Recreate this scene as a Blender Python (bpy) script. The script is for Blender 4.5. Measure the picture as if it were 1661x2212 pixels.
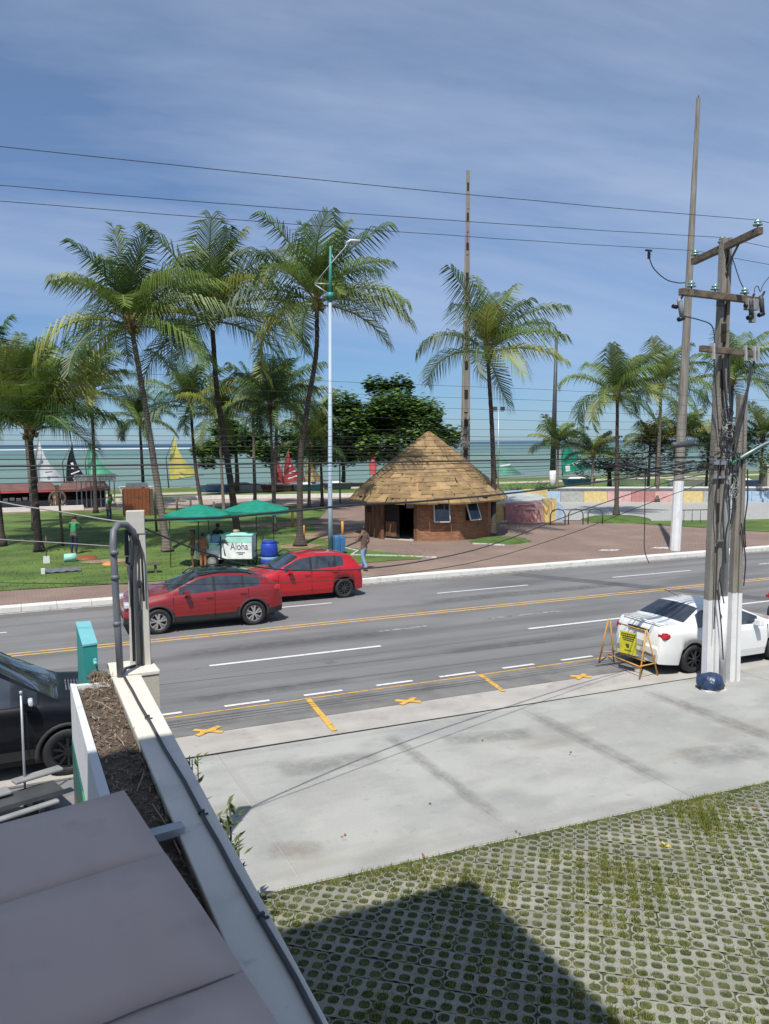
import bpy, math, random
from mathutils import Vector, Matrix, noise as mnoise
rnd = random.Random(7)
R = math.radians
for o in list(bpy.data.objects): bpy.data.objects.remove(o)
S = bpy.context.scene
COL = S.collection

# ------------------------------------------------------------------ camera, light, exposure
YAW, PITCH, ROLL = R(24.55), R(4.95), R(.42)
cam_d = bpy.data.cameras.new('camera'); cam = bpy.data.objects.new('camera', cam_d); COL.objects.link(cam)
cam.location = (0, 0, 5.0)
fw = Vector((math.sin(YAW)*math.cos(PITCH), math.cos(YAW)*math.cos(PITCH), -math.sin(PITCH)))
rt = Vector((math.cos(YAW), -math.sin(YAW), 0)); up = rt.cross(fw)
r2 = rt*math.cos(ROLL)-up*math.sin(ROLL); u2 = up*math.cos(ROLL)+rt*math.sin(ROLL)
cam.rotation_euler = Matrix((r2, u2, -fw)).transposed().to_euler()
cam_d.sensor_fit = 'VERTICAL'; cam_d.sensor_height = 34.6; cam_d.lens = 34.6*1745/2212
cam_d.clip_start = .05; cam_d.clip_end = 30000
S.camera = cam

SUN_AZ, SUN_EL = R(37.6+180), R(59)      # direction the light comes FROM, azimuth measured from +Y towards +X
world = bpy.data.worlds.new('World'); S.world = world; world.use_nodes = True
nt = world.node_tree; nt.nodes.clear(); N = nt.nodes.new; L_ = nt.links.new
out = N('ShaderNodeOutputWorld'); bg = N('ShaderNodeBackground'); bg.inputs['Strength'].default_value = .09
sky = N('ShaderNodeTexSky'); sky.sky_type = 'NISHITA'; sky.sun_disc = False
sky.sun_elevation = SUN_EL; sky.sun_rotation = SUN_AZ; sky.air_density = 1.0; sky.dust_density = .15; sky.ozone_density = 4.5; sky.altitude = 0
tc = N('ShaderNodeTexCoord'); sep = N('ShaderNodeSeparateXYZ'); L_(tc.outputs['Generated'], sep.inputs[0])
zz = N('ShaderNodeMath'); zz.operation = 'ADD'; zz.inputs[1].default_value = .22; L_(sep.outputs['Z'], zz.inputs[0])
zc = N('ShaderNodeMath'); zc.operation = 'MAXIMUM'; zc.inputs[1].default_value = .08; L_(zz.outputs[0], zc.inputs[0])
dx = N('ShaderNodeMath'); dx.operation = 'DIVIDE'; L_(sep.outputs['X'], dx.inputs[0]); L_(zc.outputs[0], dx.inputs[1])
dy = N('ShaderNodeMath'); dy.operation = 'DIVIDE'; L_(sep.outputs['Y'], dy.inputs[0]); L_(zc.outputs[0], dy.inputs[1])
cmb = N('ShaderNodeCombineXYZ'); L_(dx.outputs[0], cmb.inputs[0]); L_(dy.outputs[0], cmb.inputs[1])
mp = N('ShaderNodeMapping'); mp.inputs['Rotation'].default_value = (0, 0, R(28)); mp.inputs['Scale'].default_value = (.38, 1.45, 1); mp.inputs['Location'].default_value = (3.1, .4, 0)
L_(cmb.outputs[0], mp.inputs[0])
n1 = N('ShaderNodeTexNoise'); n1.inputs['Scale'].default_value = .62; n1.inputs['Detail'].default_value = 9; n1.inputs['Roughness'].default_value = .58; n1.inputs['Distortion'].default_value = .35
L_(mp.outputs[0], n1.inputs[0])
cr = N('ShaderNodeValToRGB'); cr.color_ramp.elements[0].position = .38; cr.color_ramp.elements[0].color = (.10,)*3+(1,); cr.color_ramp.elements[1].position = .60; cr.color_ramp.elements[1].color = (.85,)*3+(1,)
L_(n1.outputs[0], cr.inputs[0])
mx = N('ShaderNodeMixRGB'); mx.inputs[2].default_value = (4.8, 5.8, 7.7, 1)
hz = N('ShaderNodeMapRange'); hz.inputs['From Min'].default_value = 0; hz.inputs['From Max'].default_value = .28; hz.inputs['To Min'].default_value = .25; hz.inputs['To Max'].default_value = 1; L_(sep.outputs['Z'], hz.inputs[0]); cm_ = N('ShaderNodeMath'); cm_.operation = 'MULTIPLY'; L_(cr.outputs[0], cm_.inputs[0]); L_(hz.outputs[0], cm_.inputs[1]); L_(cm_.outputs[0], mx.inputs[0]); tint = N('ShaderNodeMixRGB'); tint.blend_type = 'MULTIPLY'; tint.inputs[0].default_value = 1; tr1 = N('ShaderNodeValToRGB'); tr1.color_ramp.elements[0].position = 0; tr1.color_ramp.elements[0].color = (.40,.62,.92,1); tr1.color_ramp.elements[1].position = .5; tr1.color_ramp.elements[1].color = (.95,1.0,1.02,1); L_(sep.outputs['Z'], tr1.inputs[0]); L_(tr1.outputs[0], tint.inputs[2]); L_(sky.outputs[0], tint.inputs[1]); L_(tint.outputs[0], mx.inputs[1]); L_(mx.outputs[0], bg.inputs[0]); L_(bg.outputs[0], out.inputs[0])

sun_d = bpy.data.lights.new('sun', 'SUN'); sun_d.energy = 4.6; sun_d.angle = R(.53); sun_d.color = (1, .955, .88)
sun = bpy.data.objects.new('sun', sun_d); COL.objects.link(sun); sun.location = (-20, -25, 60)
sd = Vector((math.sin(R(37.6))*math.cos(SUN_EL), math.cos(R(37.6))*math.cos(SUN_EL), -math.sin(SUN_EL)))   # way the light travels
sun.rotation_euler = sd.to_track_quat('-Z', 'Y').to_euler()
S.render.engine = 'CYCLES'
S.view_settings.view_transform = 'Standard'; S.view_settings.look = 'None'; S.view_settings.gamma = 1
S.view_settings.exposure = .2; S.view_settings.use_curve_mapping = False

# ------------------------------------------------------------------ helpers
CAM_SCALED = [False]       # the wall, planter, post and canopy are scaled down about the camera
def plan(x, y, z): return Vector((.76*x, .76*y, .76*z+1.2))  # shrinks a point toward the camera location
class MB:
    """collects shapes and links them as one mesh object"""
    def __init__(s): s.v = []; s.f = []; s.m = []; s.sm = []
    def add(s, vs, fs, m=0, smooth=False):
        b = len(s.v); s.v += [tuple(x) for x in vs]
        s.f += [tuple(b+i for i in f) for f in fs]; s.m += [m]*len(fs); s.sm += [smooth]*len(fs)
        return s
    def box(s, c, d, rz=0, m=0, M=None, taper=1.0):
        x, y, z = d[0]/2, d[1]/2, d[2]/2
        vs = [Vector((sx*x*(taper if sz > 0 else 1), sy*y*(taper if sz > 0 else 1), sz*z)) for sz in (-1, 1) for sx, sy in ((-1,-1),(1,-1),(1,1),(-1,1))]
        if M is None: M = Matrix.Rotation(rz, 3, 'Z')
        vs = [M @ v + Vector(c) for v in vs]
        return s.add(vs, [(0,3,2,1),(4,5,6,7),(0,1,5,4),(1,2,6,5),(2,3,7,6),(3,0,4,7)], m)
    def tube(s, pts, r, n=8, m=0, cap=True, smooth=True, flat=1.0):
        pts = [Vector(p) for p in pts]; k = len(pts)
        rs = r if isinstance(r, (list, tuple)) else [r]*k
        b = []; ref = None
        for i, p in enumerate(pts):
            t = (pts[min(i+1, k-1)]-pts[max(i-1, 0)]).normalized()
            if ref is None: ref = Vector((1,0,0)) if abs(t.x) < .8 else Vector((0,1,0))
            a = (ref - t*ref.dot(t)).normalized(); c = t.cross(a); ref = a
            b += [p+a*(rs[i]*math.cos(2*math.pi*j/n))+c*(rs[i]*flat*math.sin(2*math.pi*j/n)) for j in range(n)]
        fs = [(i*n+j, i*n+(j+1) % n, (i+1)*n+(j+1) % n, (i+1)*n+j) for i in range(k-1) for j in range(n)]
        s.add(b, fs, m, smooth)
        if cap:
            q = len(s.v)-k*n; s.f += [tuple(q+j for j in reversed(range(n))), tuple(q+(k-1)*n+j for j in range(n))]; s.m += [m]*2; s.sm += [False]*2
        return s
    def bar(s, a, b, w, h, m=0, roll=None):
        a = Vector(a); b = Vector(b); t = (b-a); l = t.length; t.normalize()
        u = Vector((0,0,1)) if abs(t.z) < .95 else Vector((0,1,0))
        x = t.cross(u).normalized(); y = x.cross(t)
        return s.box((a+b)/2, (w, l, h), m=m, M=Matrix((x, t, y)).transposed())
    def disc(s, c, r, axis='Z', n=20, m=0, h=.01):
        ax = {'X': Vector((1,0,0)), 'Y': Vector((0,1,0)), 'Z': Vector((0,0,1))}[axis]
        c = Vector(c); return s.tube([c-ax*h/2, c+ax*h/2], r, n, m)
    def lathe(s, c, prof, n=16, m=0, smooth=True):
        c = Vector(c); vs = []; k = len(prof)
        for r, z in prof: vs += [c+Vector((r*math.cos(2*math.pi*j/n), r*math.sin(2*math.pi*j/n), z)) for j in range(n)]
        s.add(vs, [(i*n+j, i*n+(j+1) % n, (i+1)*n+(j+1) % n, (i+1)*n+j) for i in range(k-1) for j in range(n)], m, smooth)
        return s
    def ball(s, c, r, n=8, m=0, sq=1.0):
        return s.lathe(c, [(max(1e-3, r*math.sin(math.pi*i/6)), -r*sq*math.cos(math.pi*i/6)) for i in range(7)], n, m)
    def prism(s, poly, z0, z1, m=0):
        n = len(poly); vs = [(x, y, z0) for x, y in poly]+[(x, y, z1) for x, y in poly]
        return s.add(vs, [tuple(reversed(range(n))), tuple(range(n, 2*n))]+[(i, (i+1) % n, n+(i+1) % n, n+i) for i in range(n)], m)
    def sheet(s, poly, z, m=0): return s.add([(x, y, z) for x, y in poly], [tuple(range(len(poly)))], m)
    def build(s, name, mats, parent=None, label=None, off=None, kind=None, bevel=0):
        me = bpy.data.meshes.new(name)
        if CAM_SCALED[0]: s.v = [tuple(plan(*v)) for v in s.v]
        if off is None and parent is not None and parent.get('_w'): off = parent.location
        vs = s.v if off is None else [(a-off[0], b-off[1], c-off[2]) for a, b, c in s.v]
        me.from_pydata(vs, [], s.f)
        for q in (mats if isinstance(mats, (list, tuple)) else [mats]): me.materials.append(q)
        me.polygons.foreach_set('material_index', s.m); me.polygons.foreach_set('use_smooth', s.sm)
        me.update()
        o = bpy.data.objects.new(name, me); COL.objects.link(o)
        if parent: o.parent = parent
        if label: o['label'] = label
        if kind: o['kind'] = kind
        if bevel:
            b = o.modifiers.new('bevel', 'BEVEL'); b.width = bevel; b.segments = 2; b.limit_method = 'ANGLE'; b.angle_limit = R(40)
        return o

def thing(name, label, cat, loc=(0,0,0), rz=0, group=None, world_coords=True):
    o = bpy.data.objects.new(name, None); COL.objects.link(o); o.empty_display_size = .2
    o.location = plan(*loc) if CAM_SCALED[0] else loc; o.rotation_euler = (0, 0, rz)
    if label: o['label'] = label; o['category'] = cat
    if group: o['group'] = group
    if world_coords: o['_w'] = True
    return o
def tag(o, label, cat, group=None):
    o['label'] = label; o['category'] = cat
    if group: o['group'] = group
    return o
def copy_tree(o, loc=None, rz=None, label=None, parent=None):
    c = o.copy(); COL.objects.link(c)
    if parent: c.parent = parent; c.matrix_parent_inverse = o.matrix_parent_inverse.copy()
    if loc is not None: c.location = loc
    if rz is not None: c.rotation_euler = (0, 0, rz)
    if label: c['label'] = label
    for ch in list(o.children): copy_tree(ch, parent=c)
    return c
def struct(name, mb, mats, parent=None, **k): return mb.build(name, mats, parent, kind=None if parent else 'structure', **k)

def mat(name, col, rough=.7, var=.15, vscale=3.0, bump=0, bscale=40, metal=0, spec=.5, col2=None, detail=6, coord='Object', stretch=None, trans=None, rnd_amt=0, coat=0):
    m = bpy.data.materials.new(name); m.use_nodes = True; t = m.node_tree; b = t.nodes['Principled BSDF']
    b.inputs['Roughness'].default_value = rough; b.inputs['Metallic'].default_value = metal; b.inputs['Specular IOR Level'].default_value = spec
    if coat: b.inputs['Coat Weight'].default_value = coat; b.inputs['Coat Roughness'].default_value = .04
    tcn = t.nodes.new('ShaderNodeTexCoord'); src = tcn.outputs[coord]
    if stretch:
        q = t.nodes.new('ShaderNodeMapping'); q.inputs['Scale'].default_value = stretch; t.links.new(src, q.inputs[0]); src = q.outputs[0]
    c2 = col2 or tuple(min(1, c*(1+var)) for c in col); c1 = col if col2 else tuple(c*(1-var) for c in col)
    nz = t.nodes.new('ShaderNodeTexNoise'); nz.inputs['Scale'].default_value = vscale; nz.inputs['Detail'].default_value = detail; t.links.new(src, nz.inputs[0])
    rp = t.nodes.new('ShaderNodeValToRGB'); rp.color_ramp.elements[0].position = .32; rp.color_ramp.elements[1].position = .68
    rp.color_ramp.elements[0].color = tuple(c1)+(1,); rp.color_ramp.elements[1].color = tuple(c2)+(1,)
    t.links.new(nz.outputs[0], rp.inputs[0]); colout = rp.outputs[0]
    if rnd_amt:
        oi = t.nodes.new('ShaderNodeObjectInfo'); mr = t.nodes.new('ShaderNodeMapRange'); mr.inputs['To Min'].default_value = 1-rnd_amt; mr.inputs['To Max'].default_value = 1+rnd_amt
        t.links.new(oi.outputs['Random'], mr.inputs[0]); vm = t.nodes.new('ShaderNodeVectorMath'); vm.operation = 'SCALE'
        t.links.new(colout, vm.inputs[0]); t.links.new(mr.outputs[0], vm.inputs['Scale']); colout = vm.outputs[0]
    t.links.new(colout, b.inputs['Base Color'])
    if bump:
        nb = t.nodes.new('ShaderNodeTexNoise'); nb.inputs['Scale'].default_value = bscale; nb.inputs['Detail'].default_value = 5; t.links.new(src, nb.inputs[0])
        bp = t.nodes.new('ShaderNodeBump'); bp.inputs['Strength'].default_value = bump; bp.inputs['Distance'].default_value = .02
        t.links.new(nb.outputs[0], bp.inputs['Height']); t.links.new(bp.outputs[0], b.inputs['Normal'])
    if trans:
        tr = t.nodes.new('ShaderNodeBsdfTranslucent'); t.links.new(colout, tr.inputs[0]); ms = t.nodes.new('ShaderNodeMixShader'); ms.inputs[0].default_value = trans
        o = t.nodes['Material Output']; t.links.new(b.outputs[0], ms.inputs[1]); t.links.new(tr.outputs[0], ms.inputs[2]); t.links.new(ms.outputs[0], o.inputs[0])
    m['colout'] = 1
    return m
def add_layer(m, col, scale=2, lo=.5, hi=.6, stretch=None, coord='Object', kind='noise', amt=1.0, detail=5):
    """mix a second colour into a material where a mask says so (wear, stains, painted lawn shade)"""
    t = m.node_tree; b = t.nodes['Principled BSDF']; prev = b.inputs['Base Color'].links[0].from_socket
    tcn = t.nodes.new('ShaderNodeTexCoord'); src = tcn.outputs[coord]
    if stretch:
        q = t.nodes.new('ShaderNodeMapping'); q.inputs['Scale'].default_value = stretch; t.links.new(src, q.inputs[0]); src = q.outputs[0]
    if kind == 'noise': n = t.nodes.new('ShaderNodeTexNoise'); n.inputs['Detail'].default_value = detail
    elif kind == 'voronoi': n = t.nodes.new('ShaderNodeTexVoronoi'); n.feature = 'DISTANCE_TO_EDGE'
    else: n = t.nodes.new('ShaderNodeTexWave'); n.inputs['Distortion'].default_value = 3; n.bands_direction = kind
    n.inputs['Scale'].default_value = scale; t.links.new(src, n.inputs[0])
    mr = t.nodes.new('ShaderNodeMapRange'); mr.inputs['From Min'].default_value = lo; mr.inputs['From Max'].default_value = hi; mr.inputs['To Max'].default_value = amt
    t.links.new(n.outputs[0], mr.inputs[0])
    x = t.nodes.new('ShaderNodeMixRGB'); x.inputs[2].default_value = tuple(col)+(1,)
    t.links.new(mr.outputs[0], x.inputs[0]); t.links.new(prev, x.inputs[1]); t.links.new(x.outputs[0], b.inputs['Base Color'])
    return m
def brick_mat(name, c1, c2, mortar, scale, w, h, coord='Object', rot=None, msize=.02, rough=.85):
    m = mat(name, c1, rough, bump=.3, bscale=60); t = m.node_tree; b = t.nodes['Principled BSDF']
    tcn = t.nodes.new('ShaderNodeTexCoord'); q = t.nodes.new('ShaderNodeMapping'); t.links.new(tcn.outputs[coord], q.inputs[0])
    if rot: q.inputs['Rotation'].default_value = rot
    n = t.nodes.new('ShaderNodeTexBrick'); n.inputs['Scale'].default_value = scale; n.inputs['Brick Width'].default_value = w; n.inputs['Row Height'].default_value = h
    n.inputs['Color1'].default_value = tuple(c1)+(1,); n.inputs['Color2'].default_value = tuple(c2)+(1,); n.inputs['Mortar'].default_value = tuple(mortar)+(1,); n.inputs['Mortar Size'].default_value = msize
    t.links.new(q.outputs[0], n.inputs[0]); t.links.new(n.outputs[0], b.inputs['Base Color'])
    return m

M = {}
M['asphalt'] = add_layer(add_layer(mat('asphalt', (.182,.18,.181), .85, .10, .35, .5, 90, stretch=(1,1.6,1)), (.11,.11,.113), .5, .5, .7, (.3,1.2,1)), (.17,.168,.165), 60, .55, .8, amt=.5)
add_layer(M['asphalt'], (.118,.117,.118), 1.0, .5, .66, (.03,1.3,1), amt=.75); add_layer(M['asphalt'], (.05,.05,.052), 3.0, .70, .76, amt=.6); add_layer(M['asphalt'], (.22,.215,.205), 1.2, .6, .8, (.15,.8,1), amt=.5)
M['asphalt_old'] = add_layer(mat('asphalt_old', (.17,.166,.16), .9, .22, 1.3, .6, 60), (.22,.21,.195), 2.2, .5, .75, amt=.8)
M['white_paint'] = add_layer(mat('white_paint', (.66,.66,.64), .6, .06, 3), (.2,.2,.2), 9, .58, .72, amt=.7)
M['faded_paint'] = add_layer(mat('faded_paint', (.3,.3,.3), .7, .1, 3), (.125,.125,.13), 5, .42, .6)
M['yellow_paint'] = add_layer(mat('yellow_paint', (.58,.37,.14), .65, .08, 3), (.2,.17,.13), 8, .52, .72, amt=.7)
M['yellow_mark'] = add_layer(mat('yellow_mark', (.68,.38,.06), .65, .08, 3), (.25,.2,.12), 7, .5, .68, amt=.9)
M['pale_line'] = add_layer(mat('pale_line', (.6,.58,.54), .7, .06, 3), (.2,.2,.2), 6, .45, .65)
M['concrete'] = add_layer(add_layer(mat('concrete', (.345,.345,.32), .8, .12, .45, .5, 60, rnd_amt=.05), (.255,.262,.258), .9, .48, .72, (1,1.7,1), amt=.85), (.40,.385,.355), 2.2, .56, .74, amt=.7)
M['concrete'].node_tree.nodes['Principled BSDF'].inputs['Roughness'].default_value = .85
M['concrete_gutter'] = add_layer(mat('concrete_gutter', (.38,.36,.33), .85, .12, 1.2, .3, 50), (.22,.21,.2), 2.5, .55, .75, amt=.6)
M['concrete_lot'] = add_layer(mat('concrete_lot', (.2,.2,.2), .85, .2, .9, .3, 40), (.11,.11,.115), 1.5, .5, .7)
M['kerb'] = add_layer(mat('kerb', (.66,.65,.61), .75, .07, 2, .2, 30), (.33,.31,.28), 5, .6, .75, amt=.8)
M['walk'] = brick_mat('walk', (.215,.142,.115), (.255,.175,.14), (.16,.12,.10), 1, .22, .11)
add_layer(M['walk'], (.29,.215,.165), .45, .45, .75, amt=.7); add_layer(M['walk'], (.16,.115,.1), 1.1, .55, .75, amt=.6)
M['promenade'] = mat('promenade', (.33,.26,.215), .85, .15, .3, .2)
M['sand'] = mat('sand', (.42,.36,.27), .95, .12, .5, .4)
M['lawn'] = add_layer(add_layer(mat('lawn', (.075,.13,.022), .9, .3, .5, .9, 14), (.15,.205,.04), .35, .45, .72, amt=.8), (.19,.16,.07), 1.1, .6, .75, amt=.55)
M['lawn_mound'] = add_layer(mat('lawn_mound', (.06,.11,.018), .9, .3, 2, 1, 14), (.16,.14,.06), 3, .58, .72, amt=.6)
add_layer(M['lawn'], (.045,.085,.015), .8, .48, .66, (.45,1.3,1), amt=.75)  # darker streaks put into the green as palm shade on the lawn
M['blade'] = mat('blade', (.13,.175,.022), .7, .3, 2.2, col2=(.27,.27,.075), trans=.3)
M['soil_dark'] = add_layer(mat('soil_dark', (.045,.06,.02), .95, .3, 4, .8, 30), (.10,.11,.04), 5, .45, .6)
M['paver'] = add_layer(mat('paver', (.245,.24,.20), .85, .12, 6, .4, 80, rnd_amt=.16), (.16,.18,.09), 5, .52, .72, amt=.7)
M['sea'] = None
M['soil'] = add_layer(mat('soil', (.10,.074,.052), .95, .3, 5, 1, 30), (.055,.04,.028), 7, .5, .65)
add_layer(M['concrete'], (.19,.185,.175), 5.5, .62, .80, amt=.6); add_layer(M['concrete'], (.25,.225,.185), .6, .56, .74, (.5,2.2,1), amt=.7); add_layer(M['concrete'], (.21,.21,.205), 26, .62, .75, amt=.5)
M['cap_white'] = add_layer(add_layer(mat('cap_white', (.66,.62,.55), .7, .06, 1.2, .15, 40), (.45,.43,.39), 2.0, .55, .8, amt=.8), (.3,.3,.27), 8, .66, .8, amt=.5)
M['beige'] = add_layer(mat('beige', (.45,.42,.35), .8, .07, 1.5, .15, 30), (.33,.31,.27), 3, .6, .8, amt=.6)
M['white_wall'] = add_layer(mat('white_wall', (.6,.61,.61), .75, .05, 2), (.38,.38,.36), 3, .6, .8, amt=.6)
M['canopy'] = add_layer(add_layer(mat('canopy', (.55,.42,.36), .5, .05, .8, .1, 8), (.47,.36,.31), 1.0, .5, .8, (4,.6,1), amt=.7), (.60,.47,.41), 26, .6, .8, amt=.25)
add_layer(M['canopy'], (.40,.31,.27), 3.2, .56, .72, amt=.55); add_layer(M['canopy'], (.64,.50,.43), .7, .5, .8, (3,.5,1), amt=.5)
M['seam'] = mat('seam', (.19,.18,.19), .7, .1)
M['rubber'] = mat('rubber', (.02,.02,.022), .65, .15, 8, .2)
M['black'] = mat('black', (.012,.012,.014), .5, .2)
M['cable'] = mat('cable', (.03,.03,.034), .6, .2)
M['cable_light'] = mat('cable_light', (.42,.38,.37), .6, .1)
M['cable_wall'] = mat('cable_wall', (.05,.05,.055), .55, .2)
M['pvc'] = mat('pvc', (.13,.14,.165), .5, .1, 3)
M['pvc_white'] = add_layer(mat('pvc_white', (.42,.43,.43), .5, .08, 2, stretch=(1,1,.3)), (.25,.25,.24), 3, .55, .7, amt=.6)
M['steel'] = mat('steel', (.45,.45,.46), .35, .1, 5, metal=.8)
M['steel_dark'] = mat('steel_dark', (.06,.065,.07), .5, .2)
M['galv'] = mat('galv', (.42,.44,.46), .45, .12, 6, metal=.5)
M['post_white'] = add_layer(mat('post_white', (.50,.49,.45), .8, .08, 3, .2, 30, stretch=(1,1,.4)), (.3,.29,.26), 4, .55, .75, (1,1,.25), amt=.8)
M['pole_conc'] = add_layer(add_layer(mat('pole_conc', (.225,.208,.182), .9, .16, 3, .5, 40, stretch=(1,1,.35)), (.11,.09,.07), 5, .5, .7, (2,2,.15), amt=.8), (.28,.26,.23), 8, .6, .75, (1,1,.2), amt=.5)
M['pole_paint'] = add_layer(mat('pole_paint', (.68,.68,.68), .8, .05, 3, .3, 30), (.42,.4,.37), 4, .6, .78, (1.5,1.5,.3), amt=.8)
M['timber'] = add_layer(mat('timber', (.14,.11,.08), .9, .25, 6, .7, 40), (.07,.055,.04), 9, .5, .7)
M['insul'] = mat('insul', (.18,.30,.30), .15, .1, 5, spec=.8)
M['lamp_blue'] = mat('lamp_blue', (.36,.44,.54), .5, .08, 2, stretch=(1,1,.3))
M['lamp_teal'] = mat('lamp_teal', (.03,.23,.19), .5, .15, 2)
M['teal'] = add_layer(mat('teal', (.025,.27,.25), .6, .08, 2, .05), (.015,.17,.16), 2.5, .55, .8, amt=.6)
M['teal_top'] = mat('teal_top', (.17,.46,.50), .6, .06, 3)
M['red_car'] = mat('red_car', (.21,.006,.008), .3, .03, 2, coat=1)
M['red_hatch'] = mat('red_hatch', (.40,.004,.010), .3, .03, 2, coat=1)
M['white_car'] = mat('white_car', (.72,.73,.72), .3, .02, 2, coat=1)
M['black_car'] = mat('black_car', (.005,.006,.009), .3, .05, 2, spec=.3, coat=.25)
M['cladding'] = mat('cladding', (.03,.03,.032), .7, .1, 8)
M['glass'] = mat('glass', (.016,.022,.034), .03, .4, 3, spec=1.0, col2=(.05,.06,.075))  # lighter blotches in the colour stand in for reflections
M['glass_roof'] = mat('glass_roof', (.01,.01,.012), .12, .05, 2, spec=.7)
M['alloy'] = mat('alloy', (.5,.5,.5), .35, .08, 8, metal=.6)
M['alloy_dark'] = mat('alloy_dark', (.06,.06,.065), .4, .08, 8, metal=.5)
M['tail_red'] = mat('tail_red', (.42,.01,.015), .15, .1, 6, spec=.8)
M['lens'] = mat('lens', (.55,.57,.6), .1, .05, 6, spec=.9)
M['plate'] = mat('plate', (.5,.5,.5), .5, .05)
M['shingle'] = add_layer(add_layer(mat('shingle', (.255,.17,.082), .9, .25, 1.2, .6, 30, rnd_amt=.28, coord='Object'), (.15,.10,.055), 2.2, .5, .68, amt=.5), (.36,.25,.13), 3, .62, .75, amt=.6)
M['shingle_under'] = mat('shingle_under', (.08,.05,.03), .95, .2)
M['hut_brick'] = brick_mat('hut_brick', (.30,.11,.05), (.40,.19,.09), (.17,.11,.075), 1, .24, .075, msize=.012)
bt = M['hut_brick'].node_tree; bq = [n for n in bt.nodes if n.type == 'MAPPING'][0]; bx = bt.nodes.new('ShaderNodeSeparateXYZ'); ba = bt.nodes.new('ShaderNodeMath'); ba.operation = 'ARCTAN2'; bm_ = bt.nodes.new('ShaderNodeMath'); bm_.operation = 'MULTIPLY'; bm_.inputs[1].default_value = 3.4; bc = bt.nodes.new('ShaderNodeCombineXYZ')
bt.links.new(bq.inputs[0].links[0].from_socket, bx.inputs[0]); bt.links.new(bx.outputs[1], ba.inputs[0]); bt.links.new(bx.outputs[0], ba.inputs[1]); bt.links.new(ba.outputs[0], bm_.inputs[0]); bt.links.new(bm_.outputs[0], bc.inputs[0]); bt.links.new(bx.outputs[2], bc.inputs[1]); bt.links.new(bc.outputs[0], bq.inputs[0])
add_layer(M['hut_brick'], (.11,.06,.035), 1.3, .5, .7, amt=.6)
M['hut_wood'] = add_layer(mat('hut_wood', (.15,.075,.038), .85, .3, 3, .4, 20, stretch=(3,3,.5)), (.06,.03,.018), 4, .5, .65, (3,3,.4))
M['hut_dark'] = mat('hut_dark', (.02,.014,.011), .9, .2)
M['frame_white'] = mat('frame_white', (.7,.7,.7), .5, .04)
M['plaster'] = mat('plaster', (.5,.47,.4), .8, .1)
M['trunk'] = add_layer(mat('trunk', (.17,.145,.12), .95, .2, 4, .8, 30, rnd_amt=.25), (.075,.06,.05), 2.4, .45, .8, kind='Z', amt=.75)
M['trunk_dark'] = add_layer(mat('trunk_dark', (.065,.05,.042), .95, .25, 4, .8, 30, rnd_amt=.2), (.035,.028,.024), 2.4, .45, .8, kind='Z', amt=.7)
M['fibre'] = mat('fibre', (.13,.07,.04), .95, .35, 9, .9, 30)
M['coconut'] = mat('coconut', (.16,.15,.04), .6, .3, 6)
M['frond'] = mat('frond', (.12,.18,.034), .5, .25, .9, trans=.30, rnd_amt=.3, spec=.55)
M['frond_dark'] = mat('frond_dark', (.05,.105,.03), .5, .25, .9, trans=.22, rnd_amt=.3, spec=.55)
M['frond_yellow'] = mat('frond_yellow', (.27,.30,.06), .5, .25, 1.1, trans=.35, rnd_amt=.25, spec=.45)
M['rachis'] = mat('rachis', (.2,.19,.06), .6, .2, 3)
M['leaf'] = mat('leaf', (.05,.12,.022), .5, .35, .7, col2=(.16,.26,.055), trans=.2, spec=.5)
M['leaf_yellow'] = mat('leaf_yellow', (.07,.09,.014), .6, .3, .8, col2=(.20,.18,.03), trans=.25)
M['bark'] = mat('bark', (.10,.085,.07), .95, .3, 5, .8, 20)
for nm, c in {'cloth_green': (.03,.22,.09), 'cloth_navy': (.018,.028,.07), 'cloth_brown': (.13,.09,.065), 'cloth_denim': (.19,.30,.46), 'cloth_orange': (.32,.12,.06), 'cloth_dark': (.02,.02,.022), 'cloth_olive': (.05,.08,.035), 'skin': (.17,.09,.055), 'hair': (.012,.01,.009), 'shoe': (.05,.04,.035),
              'parasol': (.02,.30,.21), 'parasol_dark': (.01,.10,.08), 'drum': (.012,.05,.36), 'drum_pale': (.2,.35,.55), 'bin': (.05,.16,.36), 'mint': (.33,.66,.56), 'cart_white': (.72,.78,.75), 'straw': (.42,.32,.2), 'orange': (.5,.22,.05), 'rust': (.52,.27,.05), 'sign_yellow': (.55,.5,.03), 'bag_blue': (.05,.09,.22), 'tarp_red': (.22,.07,.07), 'tarp_blue': (.06,.16,.33), 'wood_red': (.22,.07,.03), 'grey': (.25,.25,.25), 'slate': (.12,.13,.15),
              'sail_white': (.86,.88,.9), 'sail_black': (.025,.03,.04), 'sail_green': (.2,.68,.42), 'sail_green2': (.02,.36,.22), 'sail_mint': (.25,.6,.42), 'sail_yellow': (.82,.74,.2), 'sail_red': (.58,.09,.10), 'sail_cream': (.66,.56,.32), 'mur_yellow': (.60,.47,.21), 'mur_pink': (.56,.34,.32), 'mur_red': (.42,.19,.18), 'mur_blue': (.34,.45,.58), 'mur_grey': (.36,.36,.34), 'mur_orange': (.6,.4,.14), 'dead_leaf': (.28,.12,.05), 'yellow_leaf': (.6,.42,.05), 'pipe_green': (.04,.2,.13), 'lemon': (.5,.4,.05)}.items():
    sail = nm.startswith('sail'); M[nm] = mat(nm, c, .75 if 'cloth' in nm else .55, .14, 4 if not sail else 1.2, trans=(.14 if sail else .3) if sail or nm == 'parasol' else None)
PZ = .12                                   # the park side lies one kerb higher than the road
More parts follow.
